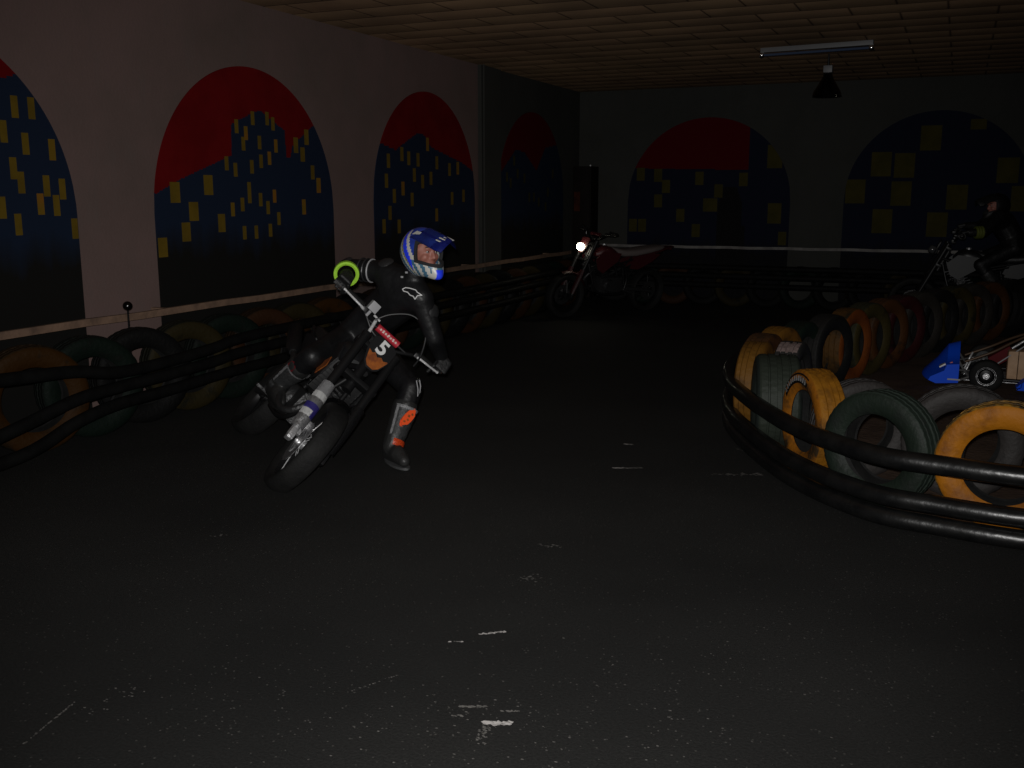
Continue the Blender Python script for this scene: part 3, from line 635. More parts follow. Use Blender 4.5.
def wheel(parent, name, at, w, disc_side, S=None, hubr=.045, sm='chrome'):
    S = S or M.Identity(4); T = S @ M.Translation(at) @ M.Rotation(pi / 2, 4, 'X'); rr = .30; h = w / 2
    bb = NB(); lathe(bb, [(.222, -.035), (.214, -.018), (.214, .018), (.222, .035), (.232, .038), (.226, .012), (.226, -.012), (.232, -.038)], T, 64, closed=True)
    wh = finish(name, bb, 'black_metal', parent)
    bb = NB()
    prof = [(.222, -.040), (.235, -.050), (.262, -h * .98), (.277, -h), (.288, -h * .88), (.2955, -h * .6), (.2995, -h * .25), (.30, 0), (.2995, h * .25), (.2955, h * .6), (.288, h * .88), (.277, h), (.262, h * .98), (.235, .050), (.222, .040), (.228, 0)]
    lathe(bb, prof, T, 80, closed=True); finish('tyre', bb, 'rubber', wh)
    bb = NB(); lathe(bb, [(.012, -.075), (.022, -.075), (.024, -.05), (hubr, -.045), (hubr, -.036), (.028, -.03), (.028, .03), (hubr, .036), (hubr, .045), (.024, .05), (.022, .075), (.012, .075)], T, 28, closed=True); finish('hub', bb, 'silver' if sm == 'chrome' else 'black_metal', wh)
    bb = NB(); z = .055 * disc_side
    lathe(bb, [(.075, z - .002), (.135, z - .002), (.135, z + .002), (.075, z + .002)], T, 56, closed=True, mod=lambda j, i: -.006 if (i in (1, 2) and j % 4 < 2) else 0)
    for q in range(6):
        a = q * pi / 3; tube(bb, [T @ V((.03 * cos(a), .03 * sin(a), z * .8)), T @ V((.08 * cos(a + .3), .08 * sin(a + .3), z))], .006, 6)
    finish('brake_disc', bb, 'disc' if sm == 'chrome' else 'engine', wh)
    for q in range(20):
        a = q * pi / 10; s = 1 if q % 2 else -1; a2 = a + (.32 if q % 4 < 2 else -.32)
        bb = NB(); tube(bb, [T @ V((.042 * cos(a), .042 * sin(a), .040 * s)), T @ V((.218 * cos(a2), .218 * sin(a2), .006 * s))], .0022, 5); finish('spoke', bb, sm, wh)
    return wh

def slab(bm, secs, mi=0):
    """loft of closed rounded sections: each (x, zc, halfwidth, halfheight, power)"""
    rings = []
    for x, zc, hw, hh, pw in secs:
        ring = []
        for j in range(20):
            a = 2 * pi * j / 20; c, s = cos(a), sin(a)
            ring.append(bm.verts.new((x, hw * math.copysign(abs(c) ** pw, c), zc + hh * math.copysign(abs(s) ** pw, s))))
        rings.append(ring)
    for a, c in zip(rings, rings[1:]):
        for j in range(20):
            f = bm.faces.new((a[j], a[(j + 1) % 20], c[(j + 1) % 20], c[j])); f.material_index = mi
    bm.faces.new(rings[0][::-1]); bm.faces.new(rings[-1]); bmesh.ops.recalc_face_normals(bm, faces=bm.faces)

def motorcycle(mtx, label, steer=0., body='black_plastic', seat='seat', shroud='black_plastic', number=False, lit=False):
    m = tag(empty('motorcycle', mtx=mtx), label, 'motorcycle')
    S = M.Translation(HP) @ M.Rotation(steer, 4, U) @ M.Translation(-HP)
    sm = 'chrome' if number else 'black_metal'; wheel(m, 'rear_wheel', V((0, 0, .30)), .15, -1, sm='black_metal')
    fw = wheel(m, 'front_wheel', FA, .125, 1, S, sm=sm)
    # brake caliper on the (right) disc
    bb = NB()
    for c, s in (((-.075, 0, .085), (.075, .04, .055)), ((-.045, -.012, .04), (.04, .03, .05)), ((-.10, -.01, .13), (.035, .03, .04))):
        v = FA + V((c[0], -.072 + c[1], c[2])); box(bb, v, s, M.Rotation(-.5, 3, 'Y'), bev=.008)
    bb.transform(S); finish('brake_caliper', bb, 'silver' if number else 'black_metal', fw)
    # fork
    bb = NB()
    for k, ln in ((.52, .10), (.75, .09)):
        c = FA + U * k + V((-.03, 0, 0)); box(bb, c, (.07, .30, .035), M.Rotation(-RK, 3, 'Y'), bev=.012)
    tube(bb, [FA + U * .47 - FW * .055, FA + U * .73 - FW * .055], .026, 14)
    bb.transform(S); fk = finish('fork', bb, 'black_metal', m)
    for s in (-1, 1):
        o_ = V((0, s * .115, 0)); top = FA + U * .80 + o_; lo = FA + o_ + U * .02
        bb = NB(); tube(bb, [FA + o_ + U * .28, top], .028, 18); tube(bb, [top - U * .02, top + U * .015], .031, 18); bb.transform(S); finish('fork_tube', bb, 'black_metal', fk)
        bb = NB(); tube(bb, [lo - U * .02, lo + U * .30], [.024] * 2, 16); box(bb, FA + o_ + U * .005, (.055, .04, .07), M.Rotation(-RK, 3, 'Y'), bev=.012); bb.transform(S); finish('fork_slider', bb, 'silver' if s < 0 and number else 'black_metal', fk)
        bb = NB()
        # curved fork guard with its graphics
        rings = []
        for q in range(9):
            t = q / 8; ring = []
            for j in range(9):
                a = R(-75 + 150 * j / 8); rr = .040 + .006 * sin(pi * t)
                ring.append(bb.verts.new(FA + o_ + U * (.05 + .34 * t) + FW * (rr * cos(a)) + V((0, rr * sin(a), 0))))
            rings.append(ring)
        for q in range(8):
            for j in range(8):
                f = bb.faces.new((rings[q][j], rings[q][j + 1], rings[q + 1][j + 1], rings[q + 1][j]))
                f.material_index = 1 if q in (0, 1, 4) else (2 if q == 3 or (q == 2 and j > 4) else (3 if q in (6, 7) else 0))
        g = bmesh.ops.solidify(bb, geom=bb.faces[:], thickness=.003)
        bmesh.ops.recalc_face_normals(bb, faces=bb.faces); bb.transform(S); finish('fork_guard', bb, ['white', 'silver', 'violet', 'grey'] if number and s < 0 else [body] * 4, fk)
    # handlebar, controls
    def bp(y, up=0., back=0.): return BC + V((-back, y, up))
    pts = [bp(-.37, .03, .055), bp(-.26, .02, .045), bp(-.19, -.005, .02), bp(-.09, -.06, 0), bp(0, -.065, 0), bp(.09, -.06, 0), bp(.19, -.005, .02), bp(.26, .02, .045), bp(.37, .03, .055)]
    bb = NB(); tube(bb, spline(pts, 5), .0125, 14); tube(bb, [bp(-.15, -.022, .008), bp(.15, -.022, .008)], .009, 10); box(bb, bp(0, -.075, -.01), (.05, .10, .045), bev=.01)
    bb.transform(S); hb = finish('handlebar', bb, 'black_metal', m)
    bb = NB(); tube(bb, [bp(-.085, -.018, .004), bp(.085, -.018, .004)], .024, 16)
    bb.transform(S); pad = finish('crossbar_pad', bb, 'padred' if number else body, hb)
    if number:
        bb = NB()
        for q in range(7): box(bb, bp(-.06 + q * .02, -.018 + .001 * (q % 2), -.020), (.006, .011, .018 if q % 2 else .012), M.Rotation(.4 * (q % 3 - 1), 3, 'X'))
        bb.transform(S); finish('pad_lettering', bb, 'pink', pad)
    for s in (-1, 1):
        bb = NB(); lathe(bb, [(.0135, 0), (.019, 0), (.019, .12), (.026, .122), (.026, .128), (.0135, .128)], axis_to(V((.06, -s * 1, -.02)), bp(s * .355, .03, .055)), 18, closed=True)
        bb.transform(S); finish('grip', bb, 'rubber', hb)
        bb = NB(); tube(bb, spline([bp(s * .22, .005, -.01), bp(s * .25, .008, -.03), bp(s * .31, .012, -.028), bp(s * .385, .02, 0)], 5), [.009] * 5 + [.007] * 5 + [.0065] * 5 + [.009], 8)
        box(bb, bp(s * .215, .01, 0), (.04, .035, .03), bev=.006, mi=1); bb.transform(S); finish('lever', bb, ['chrome' if number else 'engine', 'black_metal'], hb)
    if number:
        bb = NB(); box(bb, bp(-.185, .055, -.02), (.045, .062, .060), M.Rotation(.15, 3, 'Z'), bev=.006); tube(bb, [bp(-.18, -.01, .01), bp(-.18, .05, -.01)], .010, 8)
        bb.transform(S); finish('brake_reservoir', bb, 'grey', hb)
        bb = NB(); tube(bb, spline([bp(-.13, .0, -.03), bp(-.08, .09, -.05), bp(.02, .17, -.08), bp(.14, .15, -.09), bp(.22, .03, -.06), bp(.24, -.05, -.02)], 8), .006, 8)
        bb.transform(S); finish('brake_cable', bb, 'black_plastic', hb)
        bb = NB(); tube(bb, [bp(-.12, .0, -.02), bp(-.11, -.10, -.07)], .011, 10); tube(bb, [bp(-.15, .02, -.02), bp(-.10, .015, -.03)], .007, 8); bb.transform(S); finish('master_cylinder', bb, 'chrome', hb)
    # number plate / headlight mask
    bb = NB()
    poly = [(x * .80, y * .80) for x, y in [(-.105, .10), (-.06, .13), (.06, .13), (.105, .10), (.10, -.02), (.065, -.12), (.03, -.15), (-.03, -.15), (-.065, -.12), (-.10, -.02)]]
    PT = M.Translation(FA + U * .71 + FW * .085) @ M(((0, -sin(RK) * 1, cos(RK), 0), (1, 0, 0, 0), (0, cos(RK), sin(RK), 0), (0, 0, 0, 1)))
    prism(bb, poly, .014, PT, bev=.004); bb.transform(S); npl = finish('number_plate', bb, 'black_plastic' if number else body, m)
    if number:
        me = text_mesh('5', .135, .002); me.materials.clear(); me.materials.append(MT['white'])
        me.transform(S @ PT @ M.Translation((-.005, .038, .010)) @ M.Rotation(-.08, 4, 'Z')); dg_ = bpy.data.objects.new('digit', me); COL.objects.link(dg_); dg_.parent = npl
        bb = NB(); fl = [(x * .8, y * .8) for x, y in [(-.085, -.015), (-.05, -.03), (-.03, -.012), (.0, -.035), (.03, -.015), (.055, -.03), (.088, -.01), (.09, -.025), (.06, -.105), (.028, -.138), (-.028, -.138), (-.06, -.105)]]
        prism(bb, fl, .003, PT @ M.Translation((0, 0, .0085))); bb.transform(S); finish('flame_decal', bb, 'orange', npl, smooth=False)
    else:
        bb = NB(); lathe(bb, [(0, .045), (.02, .044), (.038, .036), (.048, .02), (.05, -.02), (.03, -.06), (0, -.07)], S @ M.Translation(FA + U * .66 + FW * .12) @ axis_to(FW), 28); finish('headlight', bb, 'headlight' if lit else 'lens', npl)
    # front fender
    bb = NB(); rows = []
    for q in range(15):
        a = R(72 + 88 * q / 14); row = []; rr = .335
        hw = .072 * (1 - .35 * abs(q - 7) / 7)
        for j in range(7):
            t = j / 6 * 2 - 1
            row.append(bb.verts.new(FA + V((rr * cos(a), 0, rr * sin(a))) * (1 - .06 * t * t) + V((0, hw * t, 0))))
        rows.append(row)
    for a, c in zip(rows, rows[1:]):
        for j in range(6): bb.faces.new((a[j], a[j + 1], c[j + 1], c[j]))
    bmesh.ops.solidify(bb, geom=bb.faces[:], thickness=.004); bmesh.ops.recalc_face_normals(bb, faces=bb.faces)
    for s in (-1, 1): tube(bb, [FA + V((-.12, s * .055, .30)), FA + U * .36 + V((0, s * .09, 0))], .007, 8)
    bb.transform(S); finish('front_fender', bb, body, m)
    # body
    bb = NB(); slab(bb, [(.62, .80, .05, .03, .8), (.68, .82, .10, .07, .75), (.78, .85, .125, .085, .7), (.88, .87, .13, .09, .7), (.97, .86, .11, .075, .75), (1.03, .84, .06, .03, .8)]); tank = finish('fuel_tank', bb, body, m)
    bb = NB(); lathe(bb, [(0, .022), (.03, .02), (.034, .0), (0, -.01)], M.Translation((.86, 0, .955)), 20); finish('filler_cap', bb, 'silver', tank)
    for s in (-1, 1):
        bb = NB(); poly = [(.66, .86), (.98, .90), (1.10, .80), (1.06, .66), (.96, .60), (.84, .68), (.70, .76)]
        prism(bb, poly, .012, M.Translation((0, s * .145, 0)) @ M.Rotation(pi / 2, 4, 'X'), bev=.004); sh_ = finish('radiator_shroud', bb, shroud, m)
        if number:
            bb = NB(); prism(bb, [(.90, .70), (1.0, .78), (1.05, .72), (.98, .64)], .003, M.Translation((0, s * .153, 0)) @ M.Rotation(pi / 2, 4, 'X')); finish('shroud_decal', bb, 'orange', sh_, smooth=False)
        bb = NB(); box(bb, (1.0, s * .085, .68), (.035, .10, .24), M.Rotation(.15, 3, 'Y'), bev=.006)
        for q in range(8): box(bb, (1.02, s * .085, .59 + q * .026), (.012, .096, .006), M.Rotation(.15, 3, 'Y'))
        finish('radiator', bb, 'black_metal', m)
        bb = NB(); poly = [(-.10, .82), (.10, .84), (.40, .78), (.46, .64), (.30, .62), (.05, .72)]
        prism(bb, poly, .012, M.Translation((0, s * .115, 0)) @ M.Rotation(pi / 2, 4, 'X'), bev=.004); finish('side_panel', bb, body, m)
    bb = NB(); slab(bb, [(-.22, .90, .05, .02, .7), (-.12, .895, .10, .035, .7), (.10, .87, .12, .045, .65), (.35, .845, .125, .05, .65), (.55, .845, .105, .05, .65), (.70, .88, .085, .045, .7), (.80, .925, .05, .02, .8)]); finish('seat', bb, seat, m)
    bb = NB(); slab(bb, [(-.42, .90, .04, .008, .6), (-.30, .895, .085, .014, .6), (-.1, .855, .10, .018, .6), (.1, .82, .10, .02, .6)]); rf = finish('rear_fender', bb, body, m)
    bb = NB(); box(bb, (-.36, 0, .875), (.03, .09, .035), bev=.008); finish('tail_light', bb, 'dred' if number else 'dimred', rf)
    bb = NB()
    for s in (-1, 1):
        tube(bb, spline([(1.14, s * .03, .84), (.9, s * .10, .76), (.6, s * .11, .70), (.48, s * .10, .52), (.50, s * .09, .34)], 6), .018, 10)
        tube(bb, spline([(1.14, s * .02, .78), (1.08, s * .06, .55), (1.0, s * .08, .36), (.8, s * .09, .30), (.50, s * .09, .30)], 6), .016, 10)
        tube(bb, [(.60, s * .10, .72), (.2, s * .095, .80), (-.15, s * .08, .84)], .012, 8)
        tube(bb, [(.48, s * .10, .50), (.2, s * .095, .80)], .011, 8)
    tube(bb, [FA + U * .46 - FW * .055 + V((-.005, 0, 0)), FA + U * .72 - FW * .055 + V((-.005, 0, 0))], .032, 14); finish('frame', bb, 'black_metal', m)
    bb = NB(); box(bb, (.74, 0, .42), (.40, .20, .22), bev=.05); lathe(bb, [(0, .03), (.08, .03), (.10, .0), (.10, -.02)], M.Translation((.70, -.11, .42)) @ M.Rotation(pi / 2, 4, 'X'), 28); lathe(bb, [(0, .03), (.07, .03), (.09, .0), (.09, -.02)], M.Translation((.80, .11, .42)) @ M.Rotation(-pi / 2, 4, 'X'), 28)
    en = finish('engine', bb, 'engine', m)
    bb = NB()
    for q in range(7): box(bb, V((.86, 0, .545)) + V((.03, 0, .026)) * q, (.15, .15, .012), M.Rotation(.3, 3, 'Y'), bev=.003)
    box(bb, (.94, 0, .62), (.10, .11, .20), M.Rotation(.3, 3, 'Y'), bev=.01); finish('cylinder', bb, 'engine', en)
    bb = NB(); tube(bb, spline([(.98, -.02, .62), (1.08, -.06, .52), (1.06, -.12, .38), (.90, -.16, .36), (.62, -.16, .48), (.35, -.15, .60), (.15, -.15, .66)], 6), .021, 14); ex = finish('exhaust_pipe', bb, 'engine', m)
    a_, b_ = V((.18, -.155, .65)), V((-.28, -.165, .80)); bb = NB(); tube(bb, [a_, a_.lerp(b_, .1), a_.lerp(b_, .9), b_], [.025, .052, .056, .035], 20); finish('silencer', bb, 'black_metal', ex)
    bb = NB()
    for s in (-1, 1): tube(bb, [(.52, s * .07, .36), (.25, s * .095, .34), (0, s * .105, .30)], [.030, .028, .024], 12)
    tube(bb, [(.38, -.09, .35), (.38, .09, .35)], .026, 12); finish('swingarm', bb, 'engine', m)
    bb = NB(); sp = [V((.42 + .0009 * q, .03 * cos(q * .62), .38 + .0040 * q) ) + V((.03 * sin(q * .62), 0, 0)) for q in range(72)]; tube(bb, sp, .006, 6); tube(bb, [(.42, 0, .36), (.49, 0, .70)], .018, 10); finish('shock_absorber', bb, 'black_metal', m)
    bb = NB(); lathe(bb, [(.075, -.003), (.095, -.003), (.095, .003), (.075, .003)], M.Translation((0, .085, .30)) @ M.Rotation(pi / 2, 4, 'X'), 44, closed=True, mod=lambda j, i: -.006 if i in (1, 2) and j % 2 else 0)
    tube(bb, [(0, .085, .395), (.60, .085, .42)], .007, 6); tube(bb, [(0, .085, .205), (.60, .085, .37)], .007, 6); finish('drive_chain', bb, 'bolt', m)
    for s in (-1, 1):
        bb = NB(); box(bb, (.50, s * .19, .345), (.045, .12, .022), bev=.005); tube(bb, [(.50, s * .10, .36), (.50, s * .15, .345)], .012, 8); finish('footpeg', bb, 'engine', m)
    return m, S

# ------------------------------------------------------------------ people
def helmet(parent, hc, f, u, gfx=True, s=1.):
    f = V(f).normalized(); u = (V(u) - f * V(u).dot(f)).normalized(); l = u.cross(f)
    T = M.Translation(hc) @ M(((f.x, l.x, u.x, 0), (f.y, l.y, u.y, 0), (f.z, l.z, u.z, 0), (0, 0, 0, 1))) @ M.Scale(s, 4)
    bb = NB(); NA, NE = 96, 60; rings = []
    for i in range(NE + 1):
        e = R(-66 + 156 * i / NE); ring = []
        for j in range(NA):
            a = 2 * pi * j / NA - pi
            ce, se = cos(e), sin(e); ca = cos(a)
            w = math.exp(-((math.degrees(e) + 36) / 21) ** 2) * max(0, ca) ** 2.2
            rx = .142 + .075 * w; ry = .120 - .006 * w; rz = .150
            back = .012 * max(0, -ca) * ce
            lowt = 1 - .10 * max(0, -se) * (1 - max(0, ca))
            x = rx * ce * ca * lowt - back - .008; y = ry * ce * sin(a) * lowt; z = rz * se - .052 * w
            ring.append(bb.verts.new((x, y, z)))
        rings.append(ring)
    def zone(a, e):
        A = abs(a)
        return A < 60 and -15 < e < 25 + 3 * cos(R(a * 2))
    for i in range(NE):
        for j in range(NA):
            a = math.degrees(2 * pi * (j + .5) / NA - pi); e = -66 + 156 * (i + .5) / NE
            if zone(a, e): continue
            try: fc = bb.faces.new((rings[i][j], rings[i][(j + 1) % NA], rings[i + 1][(j + 1) % NA], rings[i + 1][j]))
            except ValueError: continue
            A = abs(a); mi = 0
            if A < 66 and -19 < e < 29: mi = 5                                   # black edge trim
            elif gfx:
                q = A - .55 * e                                                  # slanting bands from crown to chin
                if e > 62: mi = 0
                elif A < 26 and e < -22: mi = 2 if (e > -42 and A < 16) else 1     # bright blue mouth vent in a silver chin
                elif e < -15 and A < 75: mi = 1 if (q // 11) % 2 == 0 else 3
                elif 72 < q < 84: mi = 1
                elif 84 < q < 100: mi = 2
                elif 100 < q < 106: mi = 4
                elif 106 < q < 114: mi = 1
                elif 114 < q < 128: mi = 3
                elif 128 < q < 134: mi = 1
                elif 150 < q < 156: mi = 4
            else: mi = 1 if (e > 20 and A < 40) else 0
            fc.material_index = mi
    bmesh.ops.remove_doubles(bb, verts=bb.verts[:], dist=1e-5)
    nv = set(bb.verts)
    bmesh.ops.recalc_face_normals(bb, faces=bb.faces)
    fz = [x for x in bb.faces if x.calc_center_median().z > .1]
    if fz and sum(x.normal.z for x in fz) < 0: bmesh.ops.reverse_faces(bb, faces=bb.faces)
    r = bmesh.ops.solidify(bb, geom=bb.faces[:], thickness=.016)
    bb.transform(T)
    mats = ['hblue', 'hsilver', 'hbright', 'hteal', 'holive', 'lining'] if gfx else ['black_metal', 'dimgrey', 'black_metal', 'black_metal', 'black_metal', 'lining']
    h = finish('helmet', bb, mats, parent, angle=60)
    # peak
    bb = NB(); rows = []
    for i in range(15):
        t = i / 14; row = []
        hw = .108 - .030 * t ** 1.6 - (.02 * max(0, t - .85) / .15)
        for j in range(15):
            s_ = j / 14 * 2 - 1; A_ = s_ * 1.05
            x = .050 + .215 * t - .045 * s_ * s_ * (1 - .3 * t)
            z = .142 - .040 * t - (.050 + .012 * t) * s_ * s_ + .010 * math.exp(-(s_ / .16) ** 2) - .018 * t * t
            row.append(bb.verts.new((x, hw * s_ * 1.02, z)))
        rows.append(row)
    for i, (a, c) in enumerate(zip(rows, rows[1:])):
        for j in range(14):
            fc = bb.faces.new((a[j], a[j + 1], c[j + 1], c[j])); fc.material_index = (1 if (i > 9 or j in (3, 10)) else 0) if gfx else 1
    bmesh.ops.solidify(bb, geom=bb.faces[:], thickness=.005); bmesh.ops.recalc_face_normals(bb, faces=bb.faces); bb.transform(T)
    pk = finish('visor_peak', bb, ['hblue', 'hdeep'] if gfx else ['dimgrey', 'dimgrey'], h, angle=60)
    if gfx:
        bb = NB()
        for y0, ln in ((-.055, .030), (-.03, .038), (-.005, .03), (.02, .034), (.045, .028)):
            box(bb, (.215 - abs(y0) * .25, y0, .0985 - 5.2 * y0 * y0 + .006), (ln, .013, .004), M.Rotation(.32, 3, 'Y') @ M.Rotation(.35, 3, 'Z'))
        bb.transform(T); finish('peak_lettering', bb, 'hsilver', pk, smooth=False)
        for sg in (-1, 1):
            bb = NB(); prism(bb, [(-.035, -.012), (.03, -.006), (.036, .010), (-.01, .016)], .003, M.Translation((.03, sg * .078, .118)) @ M.Rotation(-sg * .85, 4, 'X'), bev=.001); bb.transform(T); finish('shell_emblem', bb, 'hsilver', h, smooth=False)
        bb = NB(); lathe(bb, [(0, .006), (.012, .005), (.014, 0), (0, -.004)], M.Translation((.075, -.088, .075)) @ axis_to((.3, -1, .4)), 14); finish('peak_screw', bb, 'hsilver', pk)
    return h, T

def face_prims(T):
    q = lambda x, y, z: T @ V((x, y, z))
    pr = [[(q(-.02, 0, .03), .088), (q(.01, 0, .02), .082)], [(q(.03, 0, -.03), .066), (q(.062, 0, -.075), .034), (q(.0, 0, -.05), .06)],
          [(q(.086, 0, .022), .010), (q(.106, 0, -.022), .013)], [(q(.095, .012, -.026), .009), (q(.095, -.012, -.026), .009)],
          [(q(.078, .036, .030), .014), (q(.082, .0, .030), .013), (q(.078, -.036, .030), .014)],
          [(q(.068, .040, -.020), .022), (q(.06, .045, -.03), .02)], [(q(.068, -.040, -.020), .022), (q(.06, -.045, -.03), .02)],
          [(q(.088, .018, -.055), .006), (q(.094, 0, -.053), .0075), (q(.088, -.018, -.055), .006)], [(q(.086, .014, -.066), .007), (q(.091, 0, -.067), .008), (q(.086, -.014, -.066), .007)],
          [(q(.080, 0, -.088), .018), (q(.07, 0, -.085), .022)],
          [(q(-.005, .082, .0), (.018, .010, .028)), (q(-.01, .086, .01), .008)], [(q(-.005, -.082, .0), (.018, .010, .028)), (q(-.01, -.086, .01), .008)]]
    return pr

def hand_prims(wr, gc, ax, r, k=1.):
    """glove / hand closed round a grip: gc grip point under the palm, ax along the grip towards the thumb"""
    wr, gc, ax = V(wr), V(gc), V(ax).normalized()
    w = wr - gc; w = (w - ax * w.dot(ax)).normalized(); up = ax.cross(w)
    if up.z < 0: up = -up
    pr = []; rg = .024 + r
    def on(a, t, rad=rg): return gc + ax * t + (w * cos(a) + up * sin(a)) * rad
    offs = (.033, .011, -.011, -.032); lens = (1., 1.08, 1.02, .85)
    kn = [on(R(62), t, rg + .010) for t in offs]
    base = gc + w * .085
    pr.append([(base + ax * .022 + up * .018, r * 1.9), (base - ax * .022 + up * .018, r * 1.8)] + [(p, r * 1.12) for p in (kn[0], kn[3])])
    pr.append([(wr, .027 * k), (base + up * .014, .026 * k)])
    for t, p, ln in zip(offs, kn, lens):
        a0 = R(62); ch = [p]
        for st in (58, 56, 44):
            a0 -= R(st) * ln; ch.append(on(a0, t))
        for (c, d_), s in zip(zip(ch, ch[1:]), (1., .93, .86)): pr.append([(c, r * s), (d_, r * s * .94)])
    tb = gc + w * .055 + ax * .036 + up * .004; tm = on(R(150), .050, rg + .012); te = on(R(228), .040); tt = on(R(275), .034)
    pr += [[(tb, r * 1.3), (tm, r * 1.1)], [(tm, r * 1.1), (te, r)], [(te, r), (tt, r * .85)]]
    return pr

def person(J, hf, hu, label, base, gfx=True, handax=None, extras=True):
    J = {k: V(v) for k, v in J.items()}
    g = lambda *a: [(J[k] if isinstance(k, str) else V(k), r) for k, r in a]
    Th = None
    f = V(hf).normalized(); u = (V(hu) - f * V(hu).dot(f)).normalized(); l = u.cross(f)
    Th = M.Translation(J['head']) @ M(((f.x, l.x, u.x, 0), (f.y, l.y, u.y, 0), (f.z, l.z, u.z, 0), (0, 0, 0, 1)))
    ax = handax
    def limbs(e):
        pr = [g(('hipR', .098 + e), ('hipL', .098 + e), ('hip', .115 + e), ('waist', .125 + e)),
              g(('waist', .125 + e), ('chest', .135 + e)), g(('chest', .135 + e), ('shR', .070 + e), ('shL', .070 + e)), g(('shR', .070 + e), ('shL', .070 + e), ('neck', .058 + e))]
        for s in 'RL':
            pr += [g(('sh' + s, .064 + e), ('el' + s, .047 + e)), g(('el' + s, .048 + e), ('wr' + s, .031 + e)),
                   g(('hip' + s, .092 + e), ('kn' + s, .062 + e)), g(('kn' + s, .062 + e), (J['kn' + s].lerp(J['an' + s], .35), .060 + e)), g((J['kn' + s].lerp(J['an' + s], .35), .060 + e), ('an' + s, .041 + e))]
        return pr
    feet = lambda e: [[(J['an' + s], .040 + e), (J['he' + s], .030 + e)] for s in 'RL'] + [[(J['he' + s], .030 + e), (J['an' + s].lerp(J['to' + s], .45), .038 + e), (J['to' + s], .026 + e)] for s in 'RL']
    neck = [g(('neck', .056), (J['head'] - u * .06 - f * .01, .052))]
    bodyp = limbs(0.) + neck + face_prims(Th) + feet(-.006)
    for s in 'RL': bodyp += hand_prims(J['wr' + s], J['grip' + s], ax[s], .0075, .85)
    ob = blob('person', bodyp, ['skin', 'hair'], .006, 5, loc=base)
    tag(ob, label, 'person')
    K = lambda n, prims, mats, vox=.008, sm=6, par=ob, paint=None: _kid(blob(n, prims, mats, vox, sm, paint=paint), par, base)
    suit = K('racing_suit', limbs(.012) + [g(('neck', .074), (J['neck'] + (J['head'] - J['neck']) * .28, .070))], ['leather'], .010, 5)
    for s in 'RL':
        gl = K('glove', hand_prims(J['wr' + s], J['grip' + s], ax[s], .0112) + [g((J['wr' + s].lerp(J['el' + s], .22), .046), ('wr' + s, .038))], ['glove'], .005, 4)
        mid = J['kn' + s].lerp(J['an' + s], .32)
        bt = K('boot', [g((mid, .078), ('an' + s, .060))] + [[(J['an' + s], .058), (J['he' + s], .044)], [(J['he' + s], .044), (J['an' + s].lerp(J['to' + s], .5), .052), (J['to' + s], .037)]], ['boot'], .008, 4)
        if extras: boot_parts(bt, J, s, base)
    h, T = helmet(ob, J['head'], hf, hu, gfx)
    h.matrix_parent_inverse = M.Translation(-V(base))
    for sg in (-1, 1):
        bb = NB(); bmesh.ops.create_uvsphere(bb, u_segments=20, v_segments=14, radius=.0108)
        c = Th @ V((.0765, sg * .031, .012))
        for fc in bb.faces:
            cc = fc.calc_center_median()
            fc.material_index = 1 if (Th.to_3x3() @ V((1, 0, 0))).dot(cc.normalized()) > .86 else 0
        bb.transform(M.Translation(c - V(base))); finish('eye', bb, ['eye', 'iris'], ob)
        bb = NB(); tube(bb, [Th @ V((.088, sg * .016, .038)) - V(base), Th @ V((.090, sg * .032, .042)) - V(base), Th @ V((.082, sg * .050, .037)) - V(base)], [.004, .005, .003], 8); finish('eyebrow', bb, 'hair', ob)
    return ob, suit, J

def _kid(o, par, base):
    o.parent = par
    o.data.transform(M.Translation(-V(base)))
    return o

